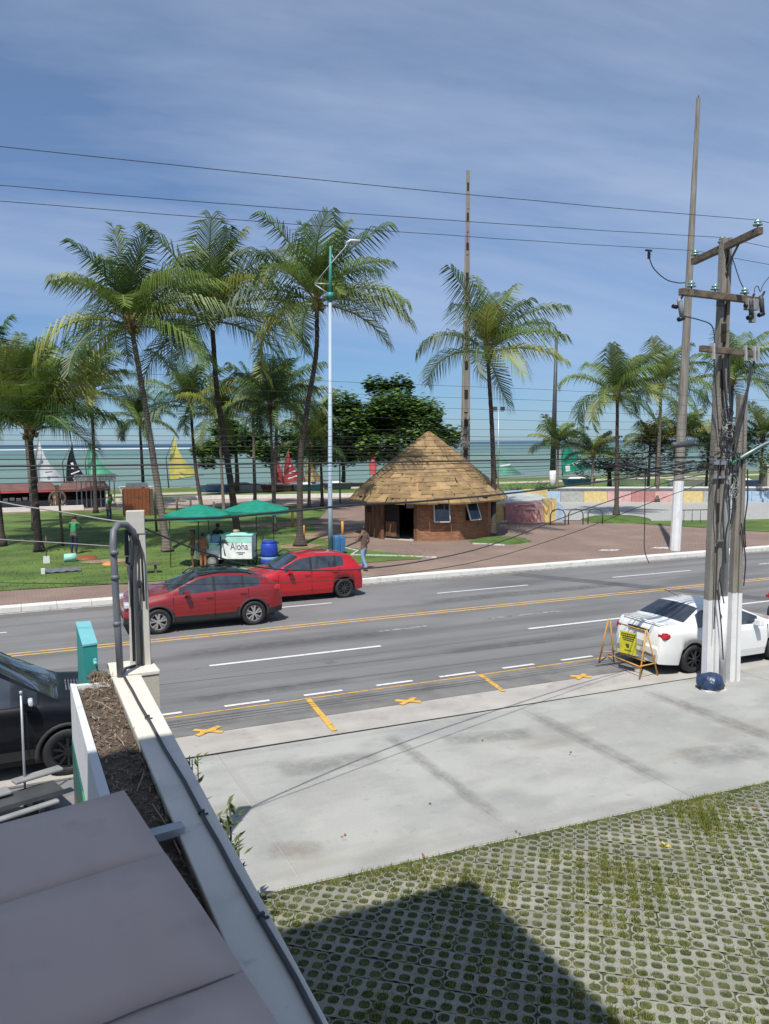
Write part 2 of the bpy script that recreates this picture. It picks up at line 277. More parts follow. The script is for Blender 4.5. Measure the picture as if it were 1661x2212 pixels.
def smear_mat(name, col):
    m = bpy.data.materials.new(name); m.use_nodes = True; t = m.node_tree; b = t.nodes['Principled BSDF']; b.inputs['Base Color'].default_value = tuple(col)+(1,); b.inputs['Roughness'].default_value = .9
    g_ = t.nodes.new('ShaderNodeTexCoord'); sx = t.nodes.new('ShaderNodeSeparateXYZ'); t.links.new(g_.outputs['UV'], sx.inputs[0])
    def mth(op, a, b_): n = t.nodes.new('ShaderNodeMath'); n.operation = op; n.use_clamp = op == 'MULTIPLY'; [t.links.new(v, n.inputs[i]) if hasattr(v, 'links') else setattr(n.inputs[i], 'default_value', v) for i, v in enumerate((a, b_))]; return n.outputs[0]
    e = mth('MULTIPLY', mth('MULTIPLY', sx.outputs[0], mth('SUBTRACT', 1.0, sx.outputs[0])), 4.0); f = mth('MULTIPLY', mth('MULTIPLY', sx.outputs[1], mth('SUBTRACT', 1.0, sx.outputs[1])), 8.0)
    nz = t.nodes.new('ShaderNodeTexNoise'); nz.inputs['Scale'].default_value = 3.2; nz.inputs['Detail'].default_value = 10; nz.inputs['Roughness'].default_value = .7; t.links.new(g_.outputs['Object'], nz.inputs[0])
    mr = t.nodes.new('ShaderNodeMapRange'); mr.inputs['From Min'].default_value = .30; mr.inputs['From Max'].default_value = .85; mr.inputs['To Max'].default_value = .62; t.links.new(nz.outputs[0], mr.inputs[0])
    k = mth('MULTIPLY', mth('MULTIPLY', e, f), mr.outputs[0]); tr = t.nodes.new('ShaderNodeBsdfTransparent'); ms = t.nodes.new('ShaderNodeMixShader'); t.links.new(k, ms.inputs[0]); t.links.new(tr.outputs[0], ms.inputs[1]); t.links.new(b.outputs[0], ms.inputs[2]); t.links.new(ms.outputs[0], t.nodes['Material Output'].inputs[0])
    return m
M['smear_dark'] = smear_mat('smear_dark', (.17,.165,.155)); M['smear_light'] = smear_mat('smear_light', (.47,.46,.43)); M['smear_road'] = smear_mat('smear_road', (.09,.09,.092)); M['smear_soil'] = smear_mat('smear_soil', (.27,.22,.16))
def smear(a, b_, w, z, m_, name='ground_stain', parent=None):
    a = Vector((a[0], a[1], z)); b_ = Vector((b_[0], b_[1], z)); n = Vector((b_.y-a.y, a.x-b_.x, 0)).normalized()*w/2
    d = MB(); d.add([a-n, a+n, b_+n, b_-n], [(0,1,2,3)]); o = d.build(name, M[m_], parent, off=(0,0,0)); o['kind'] = 'structure'
    uv = o.data.uv_layers.new(name='UV'); [setattr(uv.data[i], 'uv', q) for i, q in enumerate([(0,0),(1,0),(1,1),(0,1)])]; return o
def pk(x, y, z=0.0): k = (5-PZ)/5; return Vector((x*k, y*k, PZ+z))
def rd(x, y0): return y0-.02*x             # lines of the street run 1.1 degrees off the X axis

# ------------------------------------------------------------------ ground, road, markings; positions from here on mostly baked from image pixels
g = MB(); g.sheet([(-400,-60),(600,-60),(600,100),(-400,100)], -.20); struct('ground', g, M['concrete_lot'])
def strip(y0, y1, z, x0=-120, x1=260, n=1):
    b = MB(); b.sheet([(x0, rd(x0,y0)), (x1, rd(x1,y0)), (x1, rd(x1,y1)), (x0, rd(x0,y1))], z); return b
struct('road', strip(14.2, 26.35, 0), M['asphalt'])
struct('parking_lane', strip(13.72, 14.86, .004, 1.6, 120), M['asphalt_old'])
b = strip(12.72, 13.95, -.002, -40, 120); struct('gutter', b, M['concrete_gutter'])
b = strip(14.0, 14.4, -.002, -120, 1.6); struct('road_edge', b, M['asphalt_old'])
b = MB()
def dash(b, x0, x1, y, w, z=.008):
    n = max(1, int((x1-x0)/.5)); 
    b.sheet([(x0, rd(x0,y)-w/2), (x1, rd(x1,y)-w/2), (x1, rd(x1,y)+w/2), (x0, rd(x0,y)+w/2)], z)
park = [(2.24,2.64),(3.44,4.32),(5.02,5.83),(6.58,7.40),(8.04,8.91),(9.60,10.42),(11.16,12.03),(12.8,13.6),(14.4,15.2),(16,16.8)]
mk = thing('road_marking', 'broken white line of short dashes between the lane and the parking bays', 'road marking', (8,14.9,0))
for a, c in park:
    d = MB(); dash(d, a, c, 15.0, .10, .009); d.build('dash', M['white_paint'], mk)
mk = thing('road_marking', 'long white lane dashes on the near side of the double yellow line', 'road marking', (8,17.9,0))
for a, c in [(-12.3,-8.6),(-4.3,-.35),(3.8,8.0),(12.29,16.3),(19.8,23.8),(27.8,31.8),(35.8,39.8)]:
    d = MB(); dash(d, a, c, 17.95, .12); d.build('dash', M['white_paint'], mk)
mk = thing('road_marking', 'white lane dashes on the beach side of the double yellow line', 'road marking', (14,23.4,0))
for a, c in [(-4.4,-.38),(5.2,8.83),(12.53,16.06),(19.72,23.42),(27,30.7),(34.2,38)]:
    d = MB(); dash(d, a, c, 23.52, .10); d.build('dash', M['white_paint'], mk)
mk = thing('road_marking', 'double yellow centre line running the length of the street', 'road marking', (10,20.8,0))
for dy_ in (-.12, .12):
    d = MB(); dash(d, -120, 240, 20.88+dy_, .10); d.build('line', M['yellow_paint'], mk)
d = MB(); dash(d, -120, 240, 26.12, .07); tag(d.build('road_marking', M['pale_line']), 'thin pale edge line painted at the foot of the beach side kerb', 'road marking')
d = MB(); dash(d, 1.9, 60, 14.78, .055, .008); tag(d.build('road_marking', M['yellow_mark']), 'thin yellow line along the outer edge of the parking bays', 'road marking')
for k, (a, c) in enumerate([((5.03,14.72),(4.86,12.8)), ((8.89,14.56),(8.72,13.4))]):
    d = MB(); n = Vector((c[1]-a[1], a[0]-c[0])).normalized()*.055
    d.add([(a[0]+n.x,a[1]+n.y,.012),(a[0]-n.x,a[1]-n.y,.012),(c[0]-n.x,c[1]-n.y,.012),(c[0]+n.x,c[1]+n.y,.012)], [(0,1,2,3)])
    tag(d.build('road_marking', M['yellow_mark']), ['thick yellow bay divider reaching across to the drain slot', 'shorter yellow bay divider fading out on the concrete gutter, farther right'][k], 'road marking')
for k, (x, y, s_) in enumerate([(2.87,13.74,.27),(6.72,13.68,.25),(10.75,13.55,.22)]):
    d = MB()
    for a in (32, -36, 8):
        v = Vector((math.cos(R(a)), math.sin(R(a)), 0))*s_; q = Vector((-v.y, v.x, 0)).normalized()*.06*rnd.uniform(.8,1.3)
        if a == 8: v *= .5
        z = Vector((0,0,.012+.002*(a > 0)+.001*(a == 8))); c = Vector((x,y,0))
        d.add([c-v-q+z, c+v-q+z, c+v+q+z, c-v+q+z], [(0,1,2,3)])
    tag(d.build('road_marking', M['yellow_mark']), ['hand painted yellow cross in the bay nearest the white capped wall', 'hand painted yellow cross in the middle parking bay', 'faint yellow cross in the bay nearest the folding barrier'][k], 'road marking')
for k, (x, y, w) in enumerate([(9.3,19.2,1.5),(13.2,19.3,2.6)]):
    d = MB(); dash(d, x-w/2, x+w/2, y+.2, .16, .005); tag(d.build('road_marking', M['faded_paint']), ['scraped off white paint scar on the asphalt, the shorter left one', 'scraped off white paint scar on the asphalt, the longer right one'][k], 'road marking')
# tar seams and darker repairs in the asphalt
d = MB()
for (x0, y0, x1, y1, w) in [(17.0,25.4,21.5,17.5,.7),(-2,17.2,12,16.3,.02),(3,15.7,20,15.25,.02)]:
    n = Vector((y1-y0, x0-x1)).normalized()*w/2
    d.add([(x0+n.x,y0+n.y,.004),(x0-n.x,y0-n.y,.004),(x1-n.x,y1-n.y,.004),(x1+n.x,y1+n.y,.004)], [(0,1,2,3)])
struct('road_patch', d, mat('patch', (.098,.10,.105), .88, .15, 2, .4, 70))

# kerb: painted blocks
kb = MB()
k0 = struct('kerb', strip(26.38, 26.40, .02), M['kerb'])
x = -30.0
while x < 60:
    l = 1.0; b = MB(); y = rd(x, 26.30); b.box((x+l/2, y+.24, .075), (l-.012, .48, .15+rnd.uniform(-.006,.006)), R(-1.15))
    b.build('kerb_block', M['kerb'], k0, off=(0,0,0)); x += l
b = MB(); b.box((-90, rd(-90,26.54), .07), (120,.48,.15), R(-1.15)); b.box((160, rd(160,26.54), .07), (200,.48,.15), R(-1.15)); b.build('kerb_far', M['kerb'], k0, kind='stuff')

# park side surfaces
b = MB(); b.sheet([(-150, rd(-150,26.7)), (330, rd(330,26.7)), (330, 75), (-150, 75)], PZ); struct('pavement', b, M['walk'])
def pkpoly(pts): return [tuple(pk(x,y)[:2]) for x, y in pts]
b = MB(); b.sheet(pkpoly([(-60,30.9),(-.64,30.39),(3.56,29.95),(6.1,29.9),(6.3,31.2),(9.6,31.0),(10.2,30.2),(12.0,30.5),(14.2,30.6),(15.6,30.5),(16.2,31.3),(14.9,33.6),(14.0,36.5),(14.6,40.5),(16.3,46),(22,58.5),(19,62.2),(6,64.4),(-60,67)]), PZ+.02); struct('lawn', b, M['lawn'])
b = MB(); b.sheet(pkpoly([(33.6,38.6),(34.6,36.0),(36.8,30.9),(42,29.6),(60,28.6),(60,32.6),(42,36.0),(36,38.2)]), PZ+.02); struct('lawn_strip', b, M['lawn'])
b = MB(); b.sheet(pkpoly([(-80,66.9),(0,65.9),(19,62.6),(28,65.2),(52,60),(52,66.0),(28.9,68.9),(16.5,72.4),(-1,73),(-80,75)]), PZ+.012); struct('promenade', b, M['promenade'])
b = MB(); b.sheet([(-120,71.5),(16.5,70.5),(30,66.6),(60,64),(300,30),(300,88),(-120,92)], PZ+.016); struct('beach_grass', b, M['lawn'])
b = MB(); b.add([(-300,78,PZ+.05),(300,78,PZ+.05),(300,84,PZ),(-300,84,PZ),(-300,112,-1.75),(300,112,-1.75)], [(0,1,2,3),(3,2,5,4)]); struct('beach', b, M['sand'])
b = MB(); b.sheet([(-300,-60),(330,-60),(330,78),(-300,78)], -.03)
# low bare soil patches under the palms and around the cart
for k, (x, y, r1, r2_) in enumerate([(7.2,31.0,1.5,.7),(12.4,37.0,1.2,.9),(16.2,40.6,3.0,1.6),(15.2,47.5,3.5,1.4),(3.5,36,1.2,.6)]):
    d = MB(); c = pk(x, y); n = 14
    d.sheet([(c.x+r1*math.cos(i*2*math.pi/n)*rnd.uniform(.75,1.15), c.y+r2_*math.sin(i*2*math.pi/n)*rnd.uniform(.75,1.15)) for i in range(n)], PZ+.026+.002*k)
    struct('bare_soil', d, mat('bare%d' % k, (.25,.17,.11), .95, .25, 1.5, .4))
# grass mounds with palms
def mound(c, rx, ry, h, name='grass_mound'):
    d = MB(); n = 20; prof = [(1,0),(.93,.35),(.7,.75),(.35,.97),(.02,1)]; vs = []
    jit = [rnd.uniform(.88,1.1) for _ in range(n)]
    for r, z in prof: vs += [(c[0]+rx*r*jit[j]*math.cos(2*math.pi*j/n), c[1]+ry*r*jit[j]*math.sin(2*math.pi*j/n), c[2]+h*z+.003) for j in range(n)]
    d.add(vs, [(i*n+j, i*n+(j+1) % n, (i+1)*n+(j+1) % n, (i+1)*n+j) for i in range(len(prof)-1) for j in range(n)], smooth=True)
    return struct(name, d, M['lawn_mound'])
mound(pk(21.9,34.0), 1.55, 1.2, .22); mound(pk(34.2,39.9), 2.3, 1.9, .28)
# short grass tufts over the near lawn so it is not a flat sheet
d = MB()
for _ in range(5000):
    x = rnd.uniform(-3, 17); y = 30.2+ (rnd.random()**1.8)*14
    if x > 6 and y < 31.5: continue
    if x > 13.5 and y > 33: continue
    p = pk(x, y, .02); h = rnd.uniform(.02,.05); a = rnd.uniform(0, 6.28); w = .02
    d.add([p+Vector((math.cos(a)*w, math.sin(a)*w, 0)), p-Vector((math.cos(a)*w, math.sin(a)*w, 0)), p+Vector((rnd.uniform(-.04,.04), rnd.uniform(-.04,.04), h))], [(0,1,2)])
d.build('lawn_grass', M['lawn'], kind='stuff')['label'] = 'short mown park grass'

# white stone diamonds set in the pavement and thin pale path edging
for k, (cx, cy, a, c) in enumerate([(24.55,29.05,.55,.36),(27.2,28.55,.6,.36)]):
    c0 = pk(cx, cy); d = MB(); d.sheet([(c0.x-a, c0.y+.1), (c0.x+.05, c0.y-c), (c0.x+a, c0.y-.06), (c0.x-.05, c0.y+c)], PZ+.006)
    tag(d.build('paving_diamond', M['pale_line']), ['pale diamond inlay in the brown pavement, the one farther from the white based pole', 'pale diamond inlay in the brown pavement just left of the white based pole'][k], 'paving inlay')
d = MB()
for pts in [[(13.4,32.9),(15.2,31.6),(16.4,30.5)], [(20.2,33.9),(21.3,32.6)], [(13.9,36.5),(14.2,34.0),(13.4,32.9)]]:
    for p, q in zip(pts, pts[1:]): d.bar(pk(*p, .03), pk(*q, .03), .09, .06)
struct('path_edging', d, M['pale_line'])
# low white wall between park and beach
d = MB()
for (a, c) in [((-40,74.2),(16.48,72.3)), ((16.48,72.3),(28.89,68.6)), ((-20,66.5),(4.7,66.1))]:
    p = pk(*a); q = pk(*c); d.bar((p.x,p.y,PZ+.16), (q.x,q.y,PZ+.16), .3, .32)
tag(d.build('low_wall', M['kerb']), 'long low whitewashed wall edging the beach promenade', 'wall')

# sea with darker deep water past the reef, and the line of surf on the reef
def sea_mat(name, col, rough):
    m = mat(name, col, rough, .12, .01, spec=.5, stretch=(.5,2,1)); t = m.node_tree; b = t.nodes['Principled BSDF']
    tcn = t.nodes.new('ShaderNodeTexCoord'); mpn = t.nodes.new('ShaderNodeMapping'); mpn.inputs['Scale'].default_value = (.5,1.3,1); t.links.new(tcn.outputs['Object'], mpn.inputs[0])
    nz = t.nodes.new('ShaderNodeTexNoise'); nz.inputs['Scale'].default_value = .35; nz.inputs['Detail'].default_value = 8; nz.inputs['Roughness'].default_value = .65; t.links.new(mpn.outputs[0], nz.inputs[0])
    bp = t.nodes.new('ShaderNodeBump'); bp.inputs['Strength'].default_value = 1; bp.inputs['Distance'].default_value = .9; t.links.new(nz.outputs[0], bp.inputs['Height']); t.links.new(bp.outputs[0], b.inputs['Normal'])
    return m
b = MB(); b.sheet([(-2500,96),(2500,96),(4500,420),(-4500,420)], -1.2); struct('sea', b, sea_mat('sea', (.135,.215,.19), .6))
b = MB(); b.sheet([(-4500,420),(4500,420),(6500,1500),(-6500,1500)], -1.2); struct('lagoon', b, sea_mat('lagoon', (.095,.175,.175), .6))
b = MB(); b.sheet([(-6500,1500),(6500,1500),(24000,16000),(-24000,16000)], -1.2); struct('deep_sea', b, sea_mat('deep', (.025,.07,.13), .5))
b = MB()
for (x0, x1, y) in [(-300,210,1000),(240,420,1040)]:
    b.add([(x0,y,-1.15),(x1,y+10,-1.15),(x1,y+22,-.5),(x0,y+22,-.3)], [(0,1,2,3)])
b.build('surf_line', mat('foam', (.75,.78,.8), .8, .1, .05), kind='stuff')['label'] = 'white line of surf breaking on the far reef'

# concrete forecourt slabs, drain slot
fc = MB(); fc.sheet([(.9,-.5),(30,-.5),(30,12.8),(.9,12.9)], -.006); fco = struct('forecourt', fc, M['concrete_gutter'])
xs = [1.0, 2.79, 5.62, 8.46, 11.3, 14.1, 16.9, 19.7]
for x0, x1 in zip(xs, xs[1:]):
    d = MB(); x1_ = x1-.02; d.prism([(x0, rd(x0,8.50)-.018*x0), (x1_, rd(x1_,8.50)-.018*x1_), (x1_, rd(x1_,12.69)), (x0, rd(x0,12.69))], -.0055, 0.0)
    d.build('concrete_slab', M['concrete'], fco)
dr = MB(); x0, x1 = 1.3, 30
for (ya, yb, z) in ((12.70, 12.70, .003),): dr.sheet([(x0, rd(x0,12.685)), (14, rd(14,12.70)), (14, rd(14,12.718)), (x0, rd(x0,12.755))], z)
tag(dr.build('drain_slot', M['black']), 'narrow dark drain slot along the street edge of the concrete', 'drain')
for a, c, w, z, m_ in [((5.62,12.3),(5.66,8.7),.30,.004,'smear_dark'),((8.46,12.3),(8.5,8.6),.42,.004,'smear_dark'),((2.85,12.2),(2.8,8.9),.16,.004,'smear_light'),((11.3,12.2),(11.4,8.5),.5,.004,'smear_dark'),((5.3,9.2),(5.75,8.35),.3,.006,'smear_light'),((2.2,12.5),(9,12.35),.22,.005,'smear_light'),
    ((3.2,8.6),(7.5,8.45),.25,.005,'smear_light'),((3.1,10.2),(4.9,10.9),.9,.0035,'smear_light'),((6.1,10.6),(8.2,9.4),1.1,.0035,'smear_light'),((6.3,11.6),(8.0,11.2),.6,.0045,'smear_dark'),((9.0,10.9),(11.0,11.4),1.2,.0035,'smear_light'),((3.4,11.6),(5.2,11.4),.7,.0045,'smear_dark'),((9.3,9.3),(10.9,9.0),.8,.0045,'smear_dark'),((2.6,9.3),(3.3,9.0),.5,.0045,'smear_soil'),((2.2,13.4),(8,13.2),.5,.004,'smear_light'),((8.5,13.1),(12,12.95),.45,.004,'smear_light')]: smear(a, c, w, z, m_)
for a, c, w, m_ in [((2.5,15.6),(6.5,15.5),.6,'smear_road'),((9,16.6),(13.5,16.4),.5,'smear_road'),((3,19.2),(9,19.0),.7,'smear_road'),((11,22.2),(20,21.9),.8,'smear_road'),((14,16.2),(15,17.0),.9,'smear_road'),((6.2,16.9),(6.5,17.0),.3,'smear_road'),((1.9,14.05),(7,13.95),.35,'smear_dark'),((-2,25.7),(20,25.3),.5,'smear_soil'),((20,25.3),(34,25.0),.5,'smear_soil'),((7.5,14.4),(12,14.2),.4,'smear_light')]: smear(a, c, w, .0065, m_)
# the strip left of the planter where the black car stands
d = MB(); d.prism([(-8,-.4),(.85,-.4),(.85,12.6),(-8,12.75)], -.12, 0.0); struct('side_yard', d, M['concrete_lot'])
d = MB(); d.prism([(-8,12.76),(1.2,12.66),(1.2,14.12),(-8,14.3)], -.12, -.006); struct('side_apron', d, M['asphalt_old'])

# ------------------------------------------------------------------ grass block pavers
PIT = .143; A0 = R(-38.4)        # rows of cells run diagonally to the wall
def edge_y(x): return rd(x, 8.47)-.018*x
tl = MB(); tl.prism([(1.06,-.4),(24,-.4),(24,edge_y(24)-.02),(1.06,edge_y(1.06)-.02)], -.2, .010); turf = struct('grass_paving', tl, M['soil_dark'])
def paver_mesh(nx=4, ny=2):
    d = MB(); z0, z1 = -.03, .022; ri = .0545; h = PIT/2
    for i in range(nx):
        for j in range(ny):
            cx, cy = (i-(nx-1)/2)*PIT, (j-(ny-1)/2)*PIT
            ra, rb_ = ri*.93, ri*.50; inn = [(cx+px, cy+py) for px, py in ((ra,rb_),(rb_,ra),(-rb_,ra),(-ra,rb_),(-ra,-rb_),(-rb_,-ra),(rb_,-ra),(ra,-rb_))]
            t_ = h*.46; outp = [(h,t_),(t_,h),(-t_,h),(-h,t_),(-h,-t_),(-t_,-h),(t_,-h),(h,-t_)]
            def cl(px, py):
                if i == 0 and px == -h: px += .003
                if i == nx-1 and px == h: px -= .003
                if j == 0 and py == -h: py += .003
                if j == ny-1 and py == h: py -= .003
                return (cx+px, cy+py)
            op = [cl(*p) for p in outp]
            vs = [(x,y,z1) for x, y in inn]+[(x,y,z1) for x, y in op]+[(x,y,z0) for x, y in inn]+[(x,y,z0) for x, y in op]
            fs = [(k, 8+k, 8+(k+1) % 8, (k+1) % 8) for k in range(8)]+[(16+k, k, (k+1) % 8, 16+(k+1) % 8) for k in range(8)]
            fs += [(8+k, 24+k, 24+(k+1) % 8, 8+(k+1) % 8) for k in range(8)]
            d.add(vs, fs)
            if i < nx-1 and j < ny-1: q_ = h*.54; px, py = cx+h, cy+h; d.add([(px-q_,py,z1),(px,py-q_,z1),(px+q_,py,z1),(px,py+q_,z1)], [(0,1,2,3)])
            for (ii, jj, ex_) in ((i,j,0),): pass
    for i in range(nx-1):
        for sy in (-1, 1): px, py = (i-(nx-1)/2)*PIT+PIT/2, sy*ny*PIT/2; q_ = PIT/2*.54; d.add([(px-q_,py-sy*.006,z1),(px+q_,py-sy*.006,z1),(px,py-sy*q_,z1)], [(0,1,2) if sy < 0 else (0,2,1)])
    return d
pv0 = None; cut = []; blades = MB(); cnt = 0
ca, sa = math.cos(A0), math.sin(A0)
def vis(x, y, mg=.12):
    q = Vector((x, y, -5)); f_ = q.dot(fw)
    return f_ > 0 and abs(q.dot(r2))/f_ < 830/1745+mg and -q.dot(u2)/f_ < 1106/1745+mg
for a in range(-60, 60):
    for c in range(-60, 60):
        lx, ly = a*PIT*4+(c % 2)*PIT*2, c*PIT*2
        x, y = 5+lx*ca-ly*sa, 5+lx*sa+ly*ca
        if x < 1.75 or x > 16 or y < 1.2 or not vis(x, y, .38): continue
        ext = .30*abs(sa)+.15*abs(ca)
        if y+ext > edge_y(x)-.03: 
            if y > edge_y(x)+.4: continue
            full = False
        else: full = True
        fits = lambda ax, ay, e: ay+e < edge_y(ax)-.02
        if not fits(x, y, ext):
            for q in range(4):
                for w_ in range(2):
                    ux, uy = (q-1.5)*PIT, (w_-.5)*PIT; qx, qy = x+ux*ca-uy*sa, y+ux*sa+uy*ca
                    if fits(qx, qy, .095): cut.append((qx, qy))
            continue
        if cnt < 299:
            if pv0 is None: pv0 = paver_mesh().build('paver', M['paver'], turf, off=(0,0,0)); o = pv0
            else: o = pv0.copy(); COL.objects.link(o); o.parent = turf
            o.location = (x+rnd.gauss(0,.004), y+rnd.gauss(0,.004), rnd.uniform(-.005,.007)); o.rotation_euler = (rnd.gauss(0,.014), rnd.gauss(0,.014), A0+rnd.gauss(0,.016)); cnt += 1
print('pavers', cnt)
cb = MB(); one = paver_mesh(1, 1)
for qx, qy in cut: cb.add([(qx+a*ca-c*sa, qy+a*sa+c*ca, z) for a, c, z in one.v], one.f)
cb.build('cut_pavers', M['paver'], turf, off=(0,0,0), kind='stuff')
def blade(p, h, w, mb):
    a = rnd.uniform(0, 6.28); b_ = rnd.uniform(0, 6.28); l = rnd.uniform(.2,.9)*h
    u_ = Vector((math.cos(a)*w, math.sin(a)*w, 0)); t_ = Vector((math.cos(b_)*l, math.sin(b_)*l, h))
    mb.add([p-u_, p+u_, p+u_*.7+t_*.55+Vector((0,0,h*.1)), p+t_], [(0,1,2),(0,2,3)])
for a in range(-110, 110):
    for c in range(-110, 110):
        lx, ly = (a+.5)*PIT, (c+.5)*PIT
        x, y = 5+lx*ca-ly*sa, 5+lx*sa+ly*ca
        if x < 1.75 or x > 14 or y < 2.6 or y > edge_y(x)-.03 or not vis(x, y): continue
        d_ = mnoise.noise(Vector((x*.8, y*.8, 3)))+.6*mnoise.noise(Vector((x*2.7, y*2.7, 9)))
        n = int(24+115*max(-.20, d_)); hh = .014+.026*max(0, d_+.1)
        n = int(n*rnd.choice((.15,.5,.8,1,1,1.2,1.6,2.2)))
        for _ in range(max(12, n)):
            s_ = .05 if rnd.random() < .62-.3*max(0,d_) else .09
            px, py = x+rnd.uniform(-s_, s_), y+rnd.uniform(-s_, s_)
            if py > edge_y(px)-.015: continue
            blade(Vector((px, py, .004)), rnd.uniform(.4,1.7)*(hh+.020), rnd.uniform(.0035,.0065), blades)
for _ in range(2200):                       # ragged edge against the concrete
    x = rnd.uniform(1.8, 12); y = edge_y(x)-.02-abs(rnd.gauss(0,.07))
    blade(Vector((x, y, .002)), rnd.uniform(.02,.055), .005, blades)
blades.build('paver_grass', M['blade'], kind='stuff')['label'] = 'grass growing through the holes of the paving blocks'
# fallen leaves
lv = [(5.65,8.33,'dead_leaf'),(4.3,8.32,'dead_leaf'),(3.0,8.25,'dead_leaf'),(7.2,7.95,'dead_leaf'),(7.1,7.3,'yellow_leaf'),(9.0,7.6,'dead_leaf'),(9.6,6.9,'dead_leaf'),(6.2,8.1,'dead_leaf'),(5.0,9.6,'dead_leaf'),(3.6,9.2,'dead_leaf'),(7.9,10.2,'dead_leaf'),(6.9,11.3,'dead_leaf')]
for i, (x, y, c) in enumerate(lv):
    d = MB(); 
    for q in range(3 if c == 'yellow_leaf' else 2):
        a = rnd.uniform(0, 6.28); l = .07 if c == 'yellow_leaf' else .05; v = Vector((math.cos(a), math.sin(a), .25))*l; w = Vector((-v.y, v.x, 0))*.35; p = Vector((x+rnd.uniform(-.03,.03), y+rnd.uniform(-.03,.03), .012))
        d.add([p, p+v*.5+w+Vector((0,0,.01)), p+v, p+v*.5-w], [(0,1,2,3)])
    tag(d.build('fallen_leaf', M[c]), ['brown leaf at the grass edge where the middle concrete joint ends','brown leaf on the grass edge just above the tip of the building shadow','brown leaf on the grass edge nearest the capped wall','reddish brown leaf among the pavers left of the yellow leaf','bright yellow leaf lying alone on the sunlit grass pavers','brown leaf on the pavers near the upper right corner of the grass','brown leaf on the pavers at the far right, lowest of all','brown leaf at the slab edge right of the middle joint','brown leaf in the middle of the near concrete slab','brown leaf on the first slab beside the shrubs','brown leaf on the concrete right of the middle joint','brown leaf on the concrete close to the drain slot'][i], 'leaf')

# ------------------------------------------------------------------ building the picture is taken from (its roofs shade the forecourt)
bl = thing('apartment_building', 'pale building behind the viewpoint whose roof shades the near grass pavers', 'building', (0,-6,0))
d = MB(); d.box((-7.9,-6.3,5.9), (15.8,11.4,11.8)); d.build('wall', M['beige'], bl)
d = MB(); d.box((-7.9,-5.1,11.88), (16.1,14.06,.24)); d.build('roof', M['cap_white'], bl)

# ------------------------------------------------------------------ white capped wall with its end pillar
WZ = 2.0; CAM_SCALED[0] = True
wl = thing('boundary_wall', 'rendered boundary wall with a broad whitewashed top and a thick black cable along it', 'wall', (1.2,4,0))
d = MB(); d.prism([(1.06,-.5),(1.33,-.5),(1.37,10.72),(1.05,10.78)], -1.6, WZ-.05); d.build('wall_body', M['beige'], wl)
d = MB(); d.prism([(1.035,-.5),(1.345,-.5),(1.385,10.72),(1.03,10.78)], WZ-.048, WZ); d.build('wall_cap', M['cap_white'], wl, bevel=.008)
pl = thing('wall_pillar', 'squat rendered pillar with whitewashed top at the street end of the wall', 'pillar', (1.4,11,0))
d = MB(); d.prism([(1.04,10.80),(1.625,10.80),(1.60,11.42),(1.06,11.45)], -1.6, WZ-.05); d.build('pillar_body', M['beige'], pl)
d = MB(); d.prism([(1.02,10.785),(1.64,10.785),(1.62,11.44),(1.04,11.47)], WZ-.048, WZ+.012); d.build('pillar_cap', M['cap_white'], pl, bevel=.01)
c = MB(); pts = [(1.36,11.08,WZ+.03),(1.22,11.0,WZ+.03),(1.165,10.75,WZ+.022)]
for i in range(26):
    y = 10.4-i*.42; pts.append((1.17+.0085*i+.004*math.sin(i*1.9)+(.008 if i in (8,9,15) else 0), y, WZ+.02))
c.tube(pts, .0185, 8); cw = c.build('cable', M['cable_wall']); tag(cw, 'thick black cable running along the top of the white wall', 'cable')
for y, x in ((6.35,1.253),(4.75,1.29),(8.9,1.20)):
    d = MB(); d.box((x, y, WZ+.032), (.052,.022,.034), R(12)); d.box((x+.03, y, WZ+.008), (.05,.018,.010), R(12)); tag(d.build('cable_clip', M['cable_wall']), {6.35:'black clip holding the wall cable, the middle one', 4.75:'black clip holding the wall cable, the one nearest the canopy corner', 8.9:'black clip holding the wall cable, the one farthest up the wall'}[y], 'clip')
# hollow concrete service post and conduit standing at the pillar
po = thing('service_post', 'short weathered white concrete service post standing on the wall pillar', 'utility post', (1.42,11.2,WZ))
def hpost(mb, x, y, z0, z1, w0, w1, d0, d1, fl=.3, rz=0, lean=(0,0)):
    """two tapered flanges and a thin recessed web"""
    for s_ in (-1, 1):
        vs = []
        for z, w, dd, l in ((z0, w0, d0, 0), (z1, w1, d1, 1)):
            a, b_ = s_*w/2, s_*(w/2-w*fl)
            for px, py in ((a,-dd/2),(a,dd/2),(b_,dd/2),(b_,-dd/2)):
                vs.append((x+lean[0]*l+px*math.cos(rz)-py*math.sin(rz), y+lean[1]*l+px*math.sin(rz)+py*math.cos(rz), z))
        f = [(0,1,2,3),(7,6,5,4),(0,4,5,1),(1,5,6,2),(2,6,7,3),(3,7,4,0)]
        mb.add(vs, f if s_ < 0 else [tuple(reversed(q)) for q in f])
    vs = []
    for z, w, dd, l in ((z0, w0, d0, 0), (z1, w1, d1, 1)):
        for px, py in ((-w*.25,-dd*.16),(w*.25,-dd*.16),(w*.25,dd*.16),(-w*.25,dd*.16)):
            vs.append((x+lean[0]*l+px*math.cos(rz)-py*math.sin(rz), y+lean[1]*l+px*math.sin(rz)+py*math.cos(rz), z))
    mb.add(vs, [(3,2,1,0),(4,5,6,7),(0,1,5,4),(1,2,6,5),(2,3,7,6),(3,0,4,7)])
d = MB(); hpost(d, 1.45, 11.2, WZ, 3.80, .27, .225, .15, .12, .34, R(-12)); d.build('post_body', M['post_white'], po)
d = MB(); d.box((1.445,11.2,3.955), (.235,.14,.31), R(-12)); d.build('post_head', M['post_white'], po, bevel=.006)
